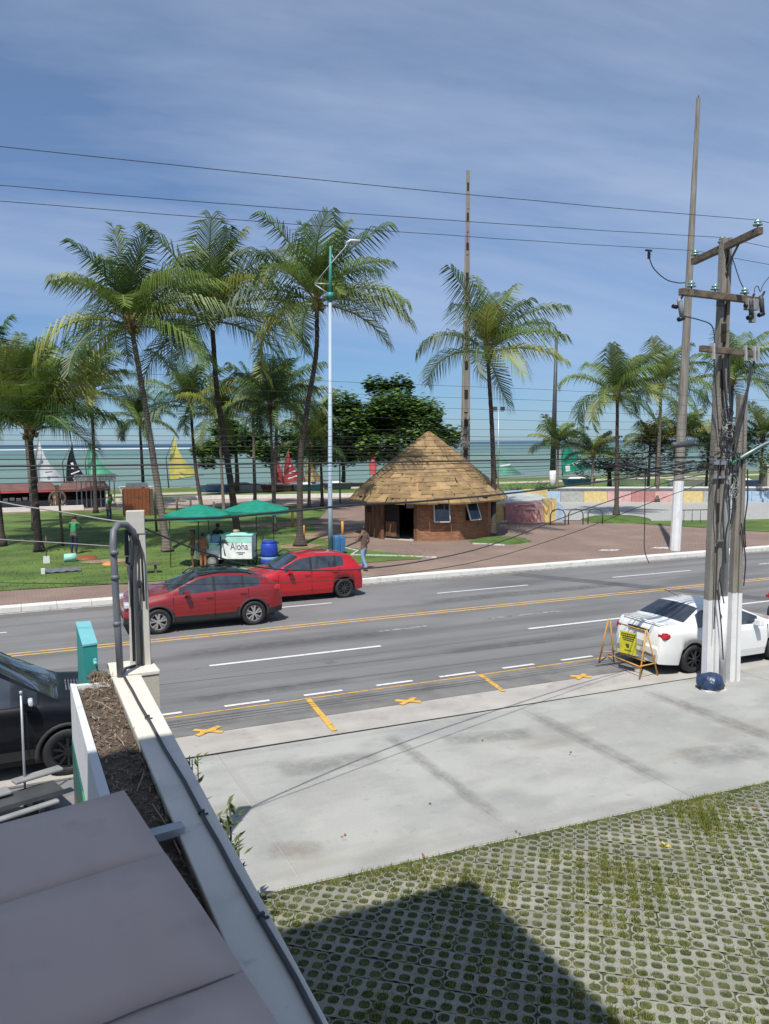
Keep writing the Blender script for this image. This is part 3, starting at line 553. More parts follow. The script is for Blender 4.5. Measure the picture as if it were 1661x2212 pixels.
d = MB(); d.tube([(1.455,11.09,2.02),(1.45,11.10,2.6),(1.452,11.10,3.12)], .018, 8); d.box((1.453,11.09,3.14), (.05,.04,.07)); d.build('inner_cable', M['cable'], po)
d = MB(); pts = [(1.13,10.72,WZ),(1.118,10.73,2.6),(1.105,10.74,3.3),(1.10,10.76,3.72),(1.12,10.84,3.88),(1.19,10.93,3.96),(1.30,11.02,3.94),(1.39,11.06,3.84),(1.42,11.08,3.66)]
d.tube(pts, .044, 10); cd = tag(d.build('conduit', M['pvc']), 'grey plastic conduit rising beside the service post and hooking over to it', 'conduit')
d = MB()
for z in (2.7,3.3,3.62): d.tube([(1.112,10.735,z-.03),(1.112,10.735,z+.03)], .051, 10)
cl_ = d.build('coupling', M['pvc'], cd)
d = MB(); d.tube([(1.175,10.95,3.93),(1.12,10.86,3.80),(1.10,10.83,3.5)], .022, 6); d.tube([(1.34,11.06,3.9),(1.38,11.05,3.6),(1.35,11.04,3.3),(1.345,11.05,2.9),(1.345,11.05,2.1)], .02, 6); d.tube([(1.40,11.05,3.88),(1.45,11.03,3.72),(1.49,11.05,3.5),(1.5,11.06,2.9)], .014, 6)
tag(d.build('cable', M['cable']), 'loose black cables looping down the service post', 'cable')
d = MB(); d.box((1.30,11.06,3.70), (.05,.05,.34), R(5)); d.tube([(1.30,11.03,3.52),(1.29,11.02,3.44),(1.33,11.0,3.42)], .02, 6); tag(d.build('cable_clamp', M['black']), 'black cable clamp hanging from the head of the service post', 'clamp')

# ------------------------------------------------------------------ planter with dry soil
pt = thing('planter', 'long raised planter of dry littered soil between the low white wall and the capped wall', 'planter', (.8,8,0))
d = MB(); d.prism([(.57,3.5),(.64,3.5),(.645,7),(.60,10.90),(.53,10.95)], -1.6, 1.93); d.build('white_face', M['white_wall'], pt)
d = MB(); d.prism([(.60,10.90),(1.02,10.86),(1.02,10.95),(.55,10.99)], -1.6, 1.9); d.build('end_wall', M['white_wall'], pt)
d = MB(); nx, ny = 9, 90; vs = []
for j in range(ny+1):
    for i in range(nx+1):
        x = .625+.415*i/nx; y = 3.3+7.6*j/ny
        z = 1.87+.05*mnoise.noise(Vector((x*5, y*3.2, 1)))+.035*mnoise.noise(Vector((x*16, y*13, 5)))+(.05 if i == nx else 0)*mnoise.noise(Vector((3, y*4, 7)))
        vs.append((x, y, z))
d.add(vs, [(j*(nx+1)+i, j*(nx+1)+i+1, (j+1)*(nx+1)+i+1, (j+1)*(nx+1)+i) for j in range(ny) for i in range(nx)], smooth=True)
so = d.build('soil', M['soil'], pt)
lt = MB()
for _ in range(1500):
    x = .64+.38*rnd.random(); y = 3.6+7.2*rnd.random(); p = Vector((x, y, 1.895+rnd.uniform(-.01,.03))); a = rnd.uniform(0, 6.28); l = rnd.uniform(.012,.04); w = l*rnd.uniform(.3,.8)
    v = Vector((math.cos(a)*l, math.sin(a)*l, rnd.uniform(-.4,.8)*l)); u_ = Vector((-math.sin(a)*w, math.cos(a)*w, 0)); lt.add([p-v, p+u_*.5, p+v, p-u_*.5], [(0,1,2,3)], rnd.choice((0,0,1)))
for _ in range(70):
    x = .95+.08*rnd.random(); y = 3.8+7*rnd.random(); p = Vector((x, y, 1.9)); q = p+Vector((rnd.uniform(-.16,.05), rnd.uniform(-.1,.1), rnd.uniform(0,.12)))
    lt.tube([p, (p+q)/2+Vector((rnd.uniform(-.03,.03),0,.03)), q], .003, 4, 0, False)
lt.build('litter', [mat('litter', (.15,.11,.08), .9, .4, 12), mat('litter_pale', (.24,.2,.16), .9, .3, 12)], pt, kind='stuff')
for k, (a, c, r_) in enumerate([((.86,8.75,1.92),(.90,8.2,1.93),.007),((.84,10.1,1.93),(.93,10.02,1.94),.008),((.98,7.6,1.95),(.86,7.2,1.94),.005),((.95,6.9,1.93),(1.0,5.9,1.95),.006),((.70,10.2,1.92),(.92,9.6,1.93),.005)]):
    d = MB(); m_ = (Vector(a)+Vector(c))/2+Vector((.01,0,.015)); d.tube([a, m_, c], r_, 5); d.build('twig', mat('twig%d' % k, (.3,.22,.16), .9, .2), pt)
d = MB(); d.tube([(.75,10.9,1.98),(.83,11.0,2.02),(.95,10.93,2.0),(1.0,10.84,1.97)], [.03,.05,.045,.03], 7); tag(d.build('root_clump', M['bark']), 'dry woody root clump at the street end of the planter', 'root')
rt_ = MB()
for _ in range(60):
    p = Vector((rnd.uniform(.78,1.02), rnd.uniform(10.75,11.0), 1.93)); q = p+Vector((rnd.uniform(-.1,.06), rnd.uniform(-.12,.05), rnd.uniform(.03,.16)))
    rt_.tube([p, (p+q)/2+Vector((.02,0,.02)), q], [.005,.003,.001], 4, 0, False)
tag(rt_.build('dry_grass', M['straw']), 'tuft of dry straw coloured weeds at the street end of the planter', 'weed')

# teal painted totem at the yard entrance
tt = thing('teal_totem', 'tall narrow teal painted slab beside the planter with a small pale bracket', 'totem', (.8,11.7,0))
d = MB(); d.prism([(.705,10.99),(.885,11.03),(.91,12.45),(.72,12.47)], -1.58, 2.385); d.build('slab', M['teal'], tt)
d = MB(); d.prism([(.70,10.98),(.89,11.02),(.915,12.46),(.715,12.48)], 2.387, 2.41); d.build('slab_top', M['teal_top'], tt)
d = MB(); d.tube([(.84,10.98,2.2),(.845,10.93,2.215)], .018, 10); d.tube([(.842,10.985,2.195),(.848,10.90,2.15)], .024, 10); d.build('bracket', M['teal_top'], tt)

# painted banner panel under the planter face
bn = thing('painted_panel', 'narrow green and orange painted panel standing against the planter wall', 'panel', (.5,8.5,0))
for k, (y0, y1, m_) in enumerate([(9.2,10.9,'parasol_dark'),(8.3,9.2,'cloth_green'),(7.6,8.3,'lemon'),(6.6,7.6,'cloth_orange')]):
    d = MB(); d.box((.535+.008*(k > 1),(y0+y1)/2,.89), (.03,(y1-y0)-.006,.62)); d.build('colour_field', M[m_], bn)
d = MB(); d.box((.53,8.5,.20), (.025,4.6,.70)); d.build('side_board', M['wood_red'], bn)
d = MB(); d.box((.555,7.2,1.26), (.03,2.4,.10)); d.build('teal_edge', M['teal'], bn)

# ------------------------------------------------------------------ grey canopy roof in the lower left
cn = thing('canopy', 'large matt grey sheet canopy roof filling the lower left corner', 'canopy', (0,4,2.2))
FR = [(-5.2,6.55),(0.02,6.60),(.703,6.72)]
def cz(x, y): return 2.14+.085*(x-.7)+.012*(y-4)
rowsY = [(6.72,5.53),(5.53,4.07),(4.07,2.5),(2.5,.9)]
def ex(y): return .703+(6.72-y)*(.30/2.64)     # right edge swings over the wall
for k, (ya, yb) in enumerate(rowsY):
    for j, (f0, f1) in enumerate([(-5.6,None)]):
        d = MB(); n = 24; mcol = 6; vs = []
        for b_ in range(mcol+1):
            for a in range(n+1):
                t_ = b_/mcol; y = ya+(yb+.006-ya)*t_
                x0_ = f0; x1_ = (f1-.006 if f1 is not None else ex(y)); x = x0_+(x1_-x0_)*a/n
                yy = y+(.05*(x-.7) if x < .7 else 0)
                vs.append((x, yy, cz(x, yy)+.010*math.sin((x+.3)*5.2+k)*math.sin(t_*math.pi)+.012*mnoise.noise(Vector((x*1.4, yy*1.2, k)))))
        d.add(vs, [(b_*(n+1)+a, (b_+1)*(n+1)+a, (b_+1)*(n+1)+a+1, b_*(n+1)+a+1) for b_ in range(mcol) for a in range(n)], smooth=True)
        o = d.build('roof_sheet', M['canopy'], cn); s_ = o.modifiers.new('thick', 'SOLIDIFY'); s_.thickness = .012; s_.offset = -1
d = MB()
for y in (5.53, 4.07, 2.5):
    pts = []
    for i in range(14):
        x = -5.4+i*(ex(y)+5.35)/13; yy = y+(.05*(x-.7) if x < .7 else 0); pts.append((x, yy, cz(x, yy)+.004+.012*mnoise.noise(Vector((x*1.4, yy*1.2, 0)))))
    d.tube(pts, .0045, 5)
d.build('joint_bead', M['seam'], cn)
d = MB()
for y in (5.45, 5.60, 4.0, 4.14, 2.43, 2.57):
    for i in range(11):
        x = -5.2+i*.58; yy = y+.05*(x-.7)
        pass
d = MB(); d.bar((-5.4,6.36,1.95), (.65,6.62,2.03), .05, .10); d.bar((-5.4,3.0,1.75), (.9,3.2,2.03), .05, .10); d.build('beam', M['steel_dark'], cn)
d = MB(); d.box((-3.5,6.1,.15), (.1,.1,3.5)); d.build('post', M['steel_dark'], cn); d = MB(); d.box((.4,5.9,.15), (.1,.1,3.5)); d.build('post', M['steel_dark'], cn)
d = MB(); d.box((.945,6.15,2.045), (.26,.12,.012), R(8)); d.box((.945,6.095,2.02), (.26,.01,.06), R(8)); tag(d.build('steel_bracket', M['galv']), 'galvanised angle bracket bridging from the canopy to the capped wall', 'bracket')
CAM_SCALED[0] = False
d = MB(); d.tube([(-.06,11.87,0),(-.055,11.87,1.62)], .016, 8); d.tube([(-.06,11.87,0),(-.06,11.87,.14)], .03, 8); d.tube([(-.055,11.87,1.60),(-.055,11.87,1.65)], .022, 8)
tag(d.build('thin_pole', M['galv']), 'thin pale metal pole standing in front of the black car', 'pole')
# sun bleached planks and a small trolley on the yard floor
for k, (a, c, w) in enumerate([((-1.6,11.3,.34),(-.25,11.75,.34),.24),((-.2,11.8,.42),(.42,12.05,.42),.17),((-1.3,10.9,.16),(.35,11.5,.18),.10)]):
    d = MB(); d.bar(a, c, w, .05); tag(d.build('plank', M['grey'], bevel=.02), ['wide bleached plank lying at the foot of the black car', 'short bleached plank end nearest the painted panel', 'narrow rail like plank lying closest to the canopy'][k], 'plank')
tr_ = thing('trolley', 'low dark trolley with two small wheels on the yard floor', 'trolley', (-.5,11,0))
d = MB(); d.box((-.35,11.55,.26), (1.5,.4,.06), R(17)); d.box((.1,11.65,.13), (.06,.3,.22), R(17)); d.box((-.8,11.4,.13), (.06,.3,.22), R(17)); d.build('deck', M['steel_dark'], tr_)
for x, y in ((-.62,10.98),(-.45,11.05)):
    d = MB(); d.disc((x,y,.1), .1, 'Y', 14, h=.05); d.disc((x,y-.03,.1), .05, 'Y', 10, h=.02, m=1); d.build('wheel', [M['rubber'], M['grey']], tr_)

# leafy shoots growing at the foot of the wall
def shoot(mb, x, y, z, h, n, spread):
    for i in range(n):
        t_ = (i+.5)/n; p = Vector((x+.05*math.sin(i), y+.05*math.cos(i*2), z+h*t_)); a = i*2.4; l = spread*rnd.uniform(.7,1.2)*(1-.35*t_)
        v = Vector((math.cos(a), math.sin(a), .65)).normalized()*l; w = Vector((-math.sin(a), math.cos(a), 0))*l*.17
        mb.add([p, p+v*.45+w, p+v+Vector((0,0,-.1*l)), p+v*.45-w], [(0,1,2),(0,2,3)], 0)
    mb.tube([(x,y,z),(x,y,z+h)], .006, 4, 1)
for k, (x, y, h, n) in enumerate([(1.70,8.80,1.50,22),(1.74,7.85,1.42,30),(1.74,7.55,1.30,26)]):
    d = MB()
    for q in range(4): shoot(d, x+rnd.uniform(-.08,.12), y+rnd.uniform(-.12,.12), 0, h*rnd.uniform(.85,1.03), n, .20)
    tag(d.build('shrub', [mat('shrub%d' % k, (.11,.16,.03), .5, .3, 5, trans=.3), M['bark']]), ['thin leafy shoot leaning out from the wall near the drain slot', 'bushier leafy shoot against the wall, middle of the three', 'lowest leafy shoot against the wall nearest the camera'][k], 'shrub')

# ------------------------------------------------------------------ power poles beside the white sedan
pa = thing('power_pole', 'weathered concrete power pole with cross arms and a whitewashed foot beside the white sedan', 'power pole', (12.82,12.02,0))
d = MB(); hpost(d, 12.82, 12.02, 1.75, 8.95, .262, .20, .175, .14, .32, R(-12), (.10,0)); d.build('shaft', M['pole_conc'], pa)
d = MB(); hpost(d, 12.82, 12.02, 0, 1.75, .275, .265, .19, .18, .32, R(-12)); d.build('painted_foot', M['pole_paint'], pa)
d = MB(); d.box((12.83,11.90,4.55), (.36,.05,.10), R(-12)); d.box((12.84,11.9,4.25), (.34,.05,.05), R(-12)); d.box((12.83,11.88,2.98), (.2,.05,.04), R(-12)); d.build('steel_band', M['steel'], pa)
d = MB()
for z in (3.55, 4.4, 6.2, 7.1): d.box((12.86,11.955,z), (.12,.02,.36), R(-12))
d.build('web_recess_shade', M['hut_dark'], pa)  # near-black plates stand in for the shade in the web recesses
pb = thing('power_pole', 'bare concrete pole with whitewashed foot, right one of the pair by the sedan', 'power pole', (13.42,11.98,0))
d = MB(); hpost(d, 13.42, 11.98, 1.85, 5.9, .215, .17, .155, .13, .36, R(-14), (.03,0)); d.build('shaft', M['pole_conc'], pb)
d = MB(); hpost(d, 13.42, 11.98, 0, 1.85, .235, .22, .17, .16, .36, R(-14)); d.build('painted_foot', M['pole_paint'], pb)
pc = thing('riser_pipe', 'pale grey steel riser pipe with white foot standing between the two power poles', 'pipe', (13.12,12.0,0))
d = MB(); d.tube([(13.12,12.0,1.8),(13.13,12.0,4.2),(13.13,12.0,5.3)], .075, 10); d.build('pipe', M['pvc_white'], pc)
d = MB(); d.tube([(13.12,12.0,0),(13.12,12.0,1.8)], .09, 10); d.build('painted_foot', M['pole_paint'], pc)
# cross arms
def arm(a, c, label, pins=(), w=.11, h=.13):
    t = thing('cross_arm', label, 'cross arm', a); d = MB(); d.bar(a, c, w, h); d.build('beam', M['timber'], t, bevel=.008)
    a = Vector(a); c = Vector(c)
    for f_ in pins:
        p = a+(c-a)*f_; d = MB(); d.tube([p+Vector((0,0,.05)), p+Vector((0,0,.13))], .014, 6, 1)
        d.lathe(p+Vector((0,0,.10)), [(.012,0),(.085,.01),(.09,.035),(.045,.05),(.065,.065),(.07,.085),(.04,.105),(.045,.13),(.001,.135)], 12, 0)
        d.build('insulator', [M['insul'], M['steel_dark']], t)
    return t
A1, A2 = Vector((13.13,13.06,8.72)), Vector((12.63,10.95,8.82))
arm(A1, A2, 'top timber cross arm of the power pole carrying three glass insulators', (.03,.46,.96), .11, .13)
ar2 = arm((11.62,11.86,7.80), (13.72,11.86,7.76), 'middle cross arm of the power pole hung with fuse cutouts', (.13,.42,.80), .11, .13)
arm((12.17,11.86,6.76), (13.66,11.84,6.70), 'lowest short cross arm of the power pole', (), .10, .12)
for q, (cc, dd) in enumerate([((12.98,12.0,8.50),(.12,.1,.14)),((12.75,11.95,7.68),(.12,.1,.14))]): d = MB(); d.box(cc, dd); d.build('bracket', M['steel_dark'], pa)
d = MB(); d.bar((12.88,11.95,8.35),(12.80,11.6,8.72),.03,.03); d.build('brace', M['steel_dark'], pa)
for k, (x, z, t_) in enumerate([(11.48,7.42,.25),(12.62+.72,7.55,-.1),(13.62,7.62,.0)]):
    q = thing('fuse_cutout', ['dark fuse cutout hanging off the far left end of the middle cross arm', 'dark fuse cutout just right of the pole on the middle cross arm', 'dark fuse cutout at the right end of the middle cross arm'][k], 'fuse cutout', (x,11.78,z))
    d = MB(); d.tube([(x,11.76,z+.22),(x+.05*t_,11.74,z+.16),(x+.18*t_+.02,11.72,z-.14)], [.035,.05,.045], 8); d.build('tube', M['grey' if k == 0 else 'steel_dark'], q)
    d = MB(); d.tube([(x-.12,11.78,z+.08),(x-.02,11.78,z+.07)], .04, 8); d.tube([(x-.08+.2*t_,11.72,z-.17),(x+.05+.2*t_,11.72,z-.13)], .045, 8); d.bar((x+.02,11.78,z+.15),(x+.2,11.84,z+.33),.03,.03); d.build('contact', M['black'], q)
d = MB(); d.box((13.42,11.8,7.66), (.30,.12,.22)); d.box((13.40,11.75,7.4), (.1,.1,.2)); tag(d.build('surge_arrester', M['grey'], bevel=.01), 'pale boxy surge arrester on the right of the middle cross arm', 'arrester')
for k, x in enumerate((12.42,13.28,13.52,13.62)):
    d = MB(); d.bar((x,11.79,6.86),(x+.02,11.79,6.56),.035,.06); tag(d.build('arm_hook', M['pvc_white']), ['white hanger on the left half of the lowest cross arm', 'white hanger on the lowest cross arm just right of the pole', 'white hanger near the right end of the lowest cross arm', 'white hanger at the very right end of the lowest cross arm'][k], 'hanger')
# street lamp arm reaching out to the right
la = thing('lamp_arm', 'green tube lamp arm sticking out to the right from the power poles', 'lamp arm', (13.1,11.9,4.6))
d = MB(); d.tube([(13.05,11.88,4.5),(13.6,11.9,4.72),(14.3,11.92,4.98),(15.4,11.95,5.3)], .042, 8); d.build('tube', M['pipe_green'], la)
d = MB(); d.tube([(13.3,11.85,4.63),(13.9,11.87,4.87),(14.6,11.88,5.1)], .022, 6); d.build('tube', M['galv'], la)

# ------------------------------------------------------------------ wires
def wire(a, c, sag, r, label, m_='cable', n=26, cat='wire', group=None, wob=0, name='wire'):
    a = Vector(a); c = Vector(c); pts = []
    for i in range(n+1):
        t_ = i/n; p = a.lerp(c, t_); p.z -= sag*4*t_*(1-t_)
        if wob and 0 < i < n: p.z += rnd.uniform(-wob, wob)
        pts.append(p)
    d = MB(); d.tube(pts, r, 5, 0, False); o = d.build(name, M[m_]); return tag(o, label, cat, group)
XL = -26.0
ins = [A1+(A2-A1)*f_ for f_ in (.03,.46,.96)]
def left_z(z0, zr, xr, x0=0.0, sag=.45):
    """height of the far left support so that the sagging wire passes z0 at x0"""
    t_ = (xr-x0)/(xr-XL); return (z0+sag*4*t_*(1-t_)-zr*(1-t_))/t_
for k, (p, z0, l) in enumerate([(ins[2],8.61,'highest of the three high voltage wires crossing the sky'),(ins[1],8.45,'middle high voltage wire crossing the sky'),(ins[0],8.49,'lowest of the three high voltage wires crossing the sky')]):
    y = p.y; z_at0 = 5+(z0-5)*1.0
    wire((XL, y+.5, left_z(z_at0, p.z+.2, p.x, sag=.35)), p+Vector((0,0,.21)), .35, .0056, l, wob=.004, n=40)
    wire(p+Vector((0,0,.21)), p+Vector((22,-.5,.6+.1*k)), .5, .0056, ['high voltage wire continuing right from the near end of the top cross arm','high voltage wire continuing right from the middle insulator','high voltage wire continuing right from the far end of the top cross arm'][k])
# small tap wires
def curve_wire(pts, r, label, m_='cable', name='wire', cat='wire'):
    P = [Vector(p) for p in pts]; o_ = []
    for i in range(len(P)-1):
        p0, p1, p2, p3 = P[max(i-1,0)], P[i], P[i+1], P[min(i+2,len(P)-1)]
        for s_ in range(5):
            t_ = s_/5; o_.append(.5*((2*p1)+(p2-p0)*t_+(2*p0-5*p1+4*p2-p3)*t_**2+(3*p1-p0-3*p2+p3)*t_**3))
    o_.append(P[-1]); d = MB(); d.tube(o_, r, 5, 0, False); return tag(d.build(name, M[m_]), label, cat)
curve_wire([(10.95,12.0,8.52),(10.98,12.0,8.38),(11.1,12,8.2),(11.35,11.95,8.02),(11.6,11.9,7.97),(11.75,11.88,7.98)], .011, 'curling tap wire dropping from the lowest high voltage wire to the left insulator')
d = MB(); d.box((10.95,12.0,8.53), (.14,.04,.03)); d.box((10.96,12,8.44), (.04,.04,.12)); tag(d.build('wire_clamp', M['black']), 'small black clamp on the lowest high voltage wire', 'clamp')
curve_wire([(13.0,12.0,8.75),(13.12,11.95,8.4),(13.22,11.9,8.1),(13.33,11.86,7.9),(13.34,11.84,7.72)], .010, 'tap wire dropping from the top cross arm to the fuse cutout')
curve_wire([(14.1,11.9,8.35),(13.85,11.9,8.1),(13.75,11.88,7.95),(13.68,11.88,8.05),(13.6,11.88,8.02),(13.55,11.86,7.9),(13.45,11.86,7.8)], .009, 'kinked tap wire at the right end of the middle cross arm')
curve_wire([(11.7,11.85,7.35),(12.1,11.85,7.3),(12.4,11.84,7.22),(12.5,11.84,7.0),(12.5,11.84,6.7),(12.53,11.84,6.3),(12.62,11.85,5.7),(12.7,11.85,5.1)], .012, 'black lead falling past the lowest cross arm down the left side of the pole')
for k, pts in enumerate([[(12.74,11.83,6.6),(12.8,11.82,6.0),(12.93,11.82,5.3),(12.98,11.83,4.9)],[(12.90,11.83,6.7),(12.92,11.83,6.1),(12.99,11.82,5.4),(13.0,11.83,4.9)],[(13.62,11.85,6.6),(13.5,11.84,6.2),(13.35,11.84,5.6),(13.2,11.84,5.1),(13.03,11.85,4.85)],[(13.5,11.85,6.5),(13.42,11.84,6.0),(13.2,11.84,5.4),(13.08,11.84,4.9)]]):
    curve_wire(pts, .022 if k < 2 else .018, ['thick black riser cable crossing the face of the pole to the cable knot, left one','thick black riser cable crossing the face of the pole, right one','black cable slanting in from the right to the cable knot, outer one','black cable slanting in from the right to the cable knot, inner one'][k], cat='cable', name='cable')
for k, pts in enumerate([[(12.72,11.8,4.6),(12.62,11.78,4.2),(12.6,11.78,3.7),(12.66,11.79,3.2),(12.68,11.8,2.2),(12.66,11.8,1.2)],[(12.9,11.8,4.5),(12.84,11.79,4.0),(12.8,11.78,3.4),(12.9,11.79,2.7),(12.78,11.8,2.3),(12.92,11.8,1.7)],[(13.05,11.86,4.5),(13.0,11.85,4.0),(13.06,11.85,3.5),(12.98,11.86,3.1),(13.0,11.86,2.5)],[(13.3,11.86,4.7),(13.22,11.84,4.1),(13.12,11.84,3.6),(13.1,11.86,3.3)],[(13.5,11.84,4.4),(13.52,11.83,3.8),(13.46,11.83,3.3),(13.52,11.84,2.8)],[(13.38,11.84,3.3),(13.45,11.83,2.9),(13.53,11.84,2.5),(13.5,11.84,2.0)],[(12.7,11.78,2.0),(12.78,11.76,1.5),(12.86,11.76,.9),(12.92,11.78,.55)]]):
    curve_wire(pts, .014, ['loose cable hanging along the left edge of the left power pole','loose cable wandering down the face of the left power pole','loose cable hanging between the riser pipe and left pole','short loose cable between the two power poles, below the knot','loose cable beside the upper half of the right power pole','loose cable crossing the lower half of the right power pole','thin cable slanting down the white painted foot of the left pole'][k], cat='cable', name='cable')['group'] = 'loose cables on the power poles'
# knotted coils of spare cable
for k, (x, z, r_, s_) in enumerate([(12.86,4.95,.16,1),(12.92,5.2,.13,2),(13.08,4.55,.15,3),(13.05,4.2,.13,4),(12.83,5.45,.14,5),(13.12,3.95,.10,6)]):
    q = random.Random(s_); d = MB()
    for _ in range(4):
        ph = q.uniform(0, 6.28); a_, b_ = r_*q.uniform(.6,1.1), r_*q.uniform(.7,1.4); ox, oz = q.uniform(-.04,.04), q.uniform(-.07,.07)
        d.tube([(x+ox+a_*math.cos(i*.52+ph), 11.80+.03*math.sin(i*1.3+ph), z+oz+b_*math.sin(i*.52+ph)) for i in range(12)], .008, 5, 0, False)
    tag(d.build('cable_coil', M['cable' if k % 2 == 0 else 'grey']), ['dark cable coil tied to the left pole just above the lamp arm','pale cable coil left of the riser pipe, second highest','dark cable coil at the root of the green lamp arm','pale cable coil hanging just under the lamp arm','highest cable coil, dark, tied to the left pole','smallest and lowest cable coil, pale, between the two poles'][k], 'cable coil', 'tangled cable coils on the power poles')
# the band of communication and low voltage wires
ORD = ['first','second','third','fourth','fifth','sixth','seventh','eighth','ninth','tenth','eleventh','twelfth','thirteenth','fourteenth','fifteenth','lowest and sixteenth','seventeenth']
specs = [(6.02,5.85,.05,.0028),(5.84,5.66,.06,.0028),(5.66,5.47,.06,.0028),(5.46,5.32,.06,.0028),(5.22,5.20,.08,.0028),(5.13,5.06,.09,.0035),(5.06,5.0,.12,.0028),(4.98,4.90,.12,.005),(4.92,4.86,.16,.0028),(4.86,4.8,.10,.0028),(4.80,4.76,.2,.007),(4.71,4.66,.16,.014),(4.66,4.64,.25,.006),(4.55,4.58,.20,.007),(4.48,4.55,.32,.0035),(4.36,4.55,.3,.0028),(4.22,4.5,.28,.0028)]
for k, (zl, zr, sag, r_) in enumerate(specs):
    xr = 12.66+.02*(k % 3); y = 11.88+.03*(k % 4)
    wire((XL, y+.4, left_z(zl, zr, xr, sag=sag)), (xr, y, zr), sag, r_, 'thick black trunk cable sagging across the street front at sea level' if k == 11 else ORD[k if k < 11 else k-1]+' thin wire from the top of the band strung across the sea view', wob=.006 if r_ < .01 else .003, n=46, group=None if k == 11 else 'band of thin overhead wires')
    if k % 2 == 0: wire((xr, y, zr), (xr+24, y-.5, zr+.3), .4, r_, ORD[k//2]+' wire from the top leaving the power poles towards the right edge', group='overhead wires to the right of the poles')
curve_wire([(12.6,11.86,4.42),(10.33,11.45,4.34),(8.58,11.07,4.25),(6.88,10.64,4.18),(5.13,10.13,4.16),(3.98,9.74,4.18),(2.84,9.3,4.17),(2.1,8.97,4.17),(1.54,8.7,4.2),(1.13,8.48,4.22)], .015, 'thick black service cable drooping from the power poles to the service post', cat='cable', name='cable')
curve_wire([(12.6,11.86,4.35),(11.15,11.62,4.2),(9.31,11.23,3.9),(8.12,10.96,3.68),(7.04,10.68,3.47),(6.04,10.41,3.34),(4.7,9.99,3.3),(3.58,9.6,3.37),(2.57,9.19,3.54),(1.8,8.84,3.83),(1.12,8.48,4.17)], .009, 'slack thin cable hanging low over the street between power poles and service post')
curve_wire([(12.6,11.9,4.2),(11.2,12.2,3.75),(9.5,12.5,3.2),(7.5,12.8,2.75),(5,13.1,2.6),(2,13.2,2.75),(-3,13.2,3.25),(-10,13,4.2),(-26,12.6,6)], .007, 'thinnest slack wire dipping over the road and lawn')
curve_wire([(1.06,8.5,4.22),(.88,8.5,4.23),(.35,8.5,4.35),(-.14,8.5,4.46),(-.89,8.5,4.72),(-5,8.6,5.6)], .007, 'pale drop wire entering from the left to the service post', m_='cable_light')
curve_wire([(.88,8.5,3.97),(.34,8.6,4.03),(-.16,8.6,4.09),(-.93,8.6,4.2),(-5,8.7,4.9)], .004, 'second fainter drop wire left of the service post', m_='cable_light')
curve_wire([(11.0,12.0,4.5),(10.98,12.0,4.0),(10.99,12.0,3.4),(11.0,12.0,2.9),(11.12,12.0,2.62)], .009, 'single loose wire hanging straight down left of the white based pole')
for k, (x, z) in enumerate([(11.45,4.5),(11.7,4.56),(11.2,4.62)]):
    d = MB()
    for q in range(5): d.tube([(x-1.3+2.2*i/12, 11.86+.02*q, z+.04*math.sin(i*.8+q*1.3+k)-.03*q-.05*math.sin(i/12*3.14)) for i in range(13)], .008, 5, 0, False)
    tag(d.build('cable_bundle', M['cable']), ['middle bundle of spare black cable lashed to the wires left of the poles','bundle of spare black cable closest to the power poles','leftmost bundle of spare black cable lashed to the wires'][k], 'cable bundle', 'cable bundles left of the poles')
d = MB(); d.tube([(11.52,11.88,4.90),(11.55,11.88,4.90),(12.05,11.88,4.93),(12.08,11.88,4.93)], [.03,.062,.062,.03], 10); tag(d.build('splice_box', M['steel_dark']), 'black cylindrical splice closure hanging on the wires left of the power pole', 'splice closure')
d = MB(); d.tube([(12.55,11.8,.12),(12.45,11.72,.2)], .05, 6)
# blue bag at the pole foot
bg_ = MB(); vs = []
bg_.lathe((12.55,11.76,0), [(.02,.0),(.20,.0),(.27,.07),(.27,.17),(.20,.27),(.11,.31),(.03,.33)], 16)
bg_.v = [(x+.09*mnoise.noise(Vector((x*7, y*7, z*9))), y+.05*mnoise.noise(Vector((x*6+9, y*7, z*9))), max(0, z+.05*mnoise.noise(Vector((x*8, y*8+5, z*9))))) for x, y, z in bg_.v]
tag(bg_.build('rubbish_bag', mat('bag', (.022,.042,.10), .32, .5, 9, .8, 12)), 'dark blue tied rubbish bag slumped at the foot of the power pole', 'bag')
d = MB(); d.prism([(12.25,11.55),(12.75,11.5),(12.8,11.7),(12.3,11.75)], .0, .03); tag(d.build('bag_board', M['white_wall']), 'scrap of white board under the blue rubbish bag', 'board')

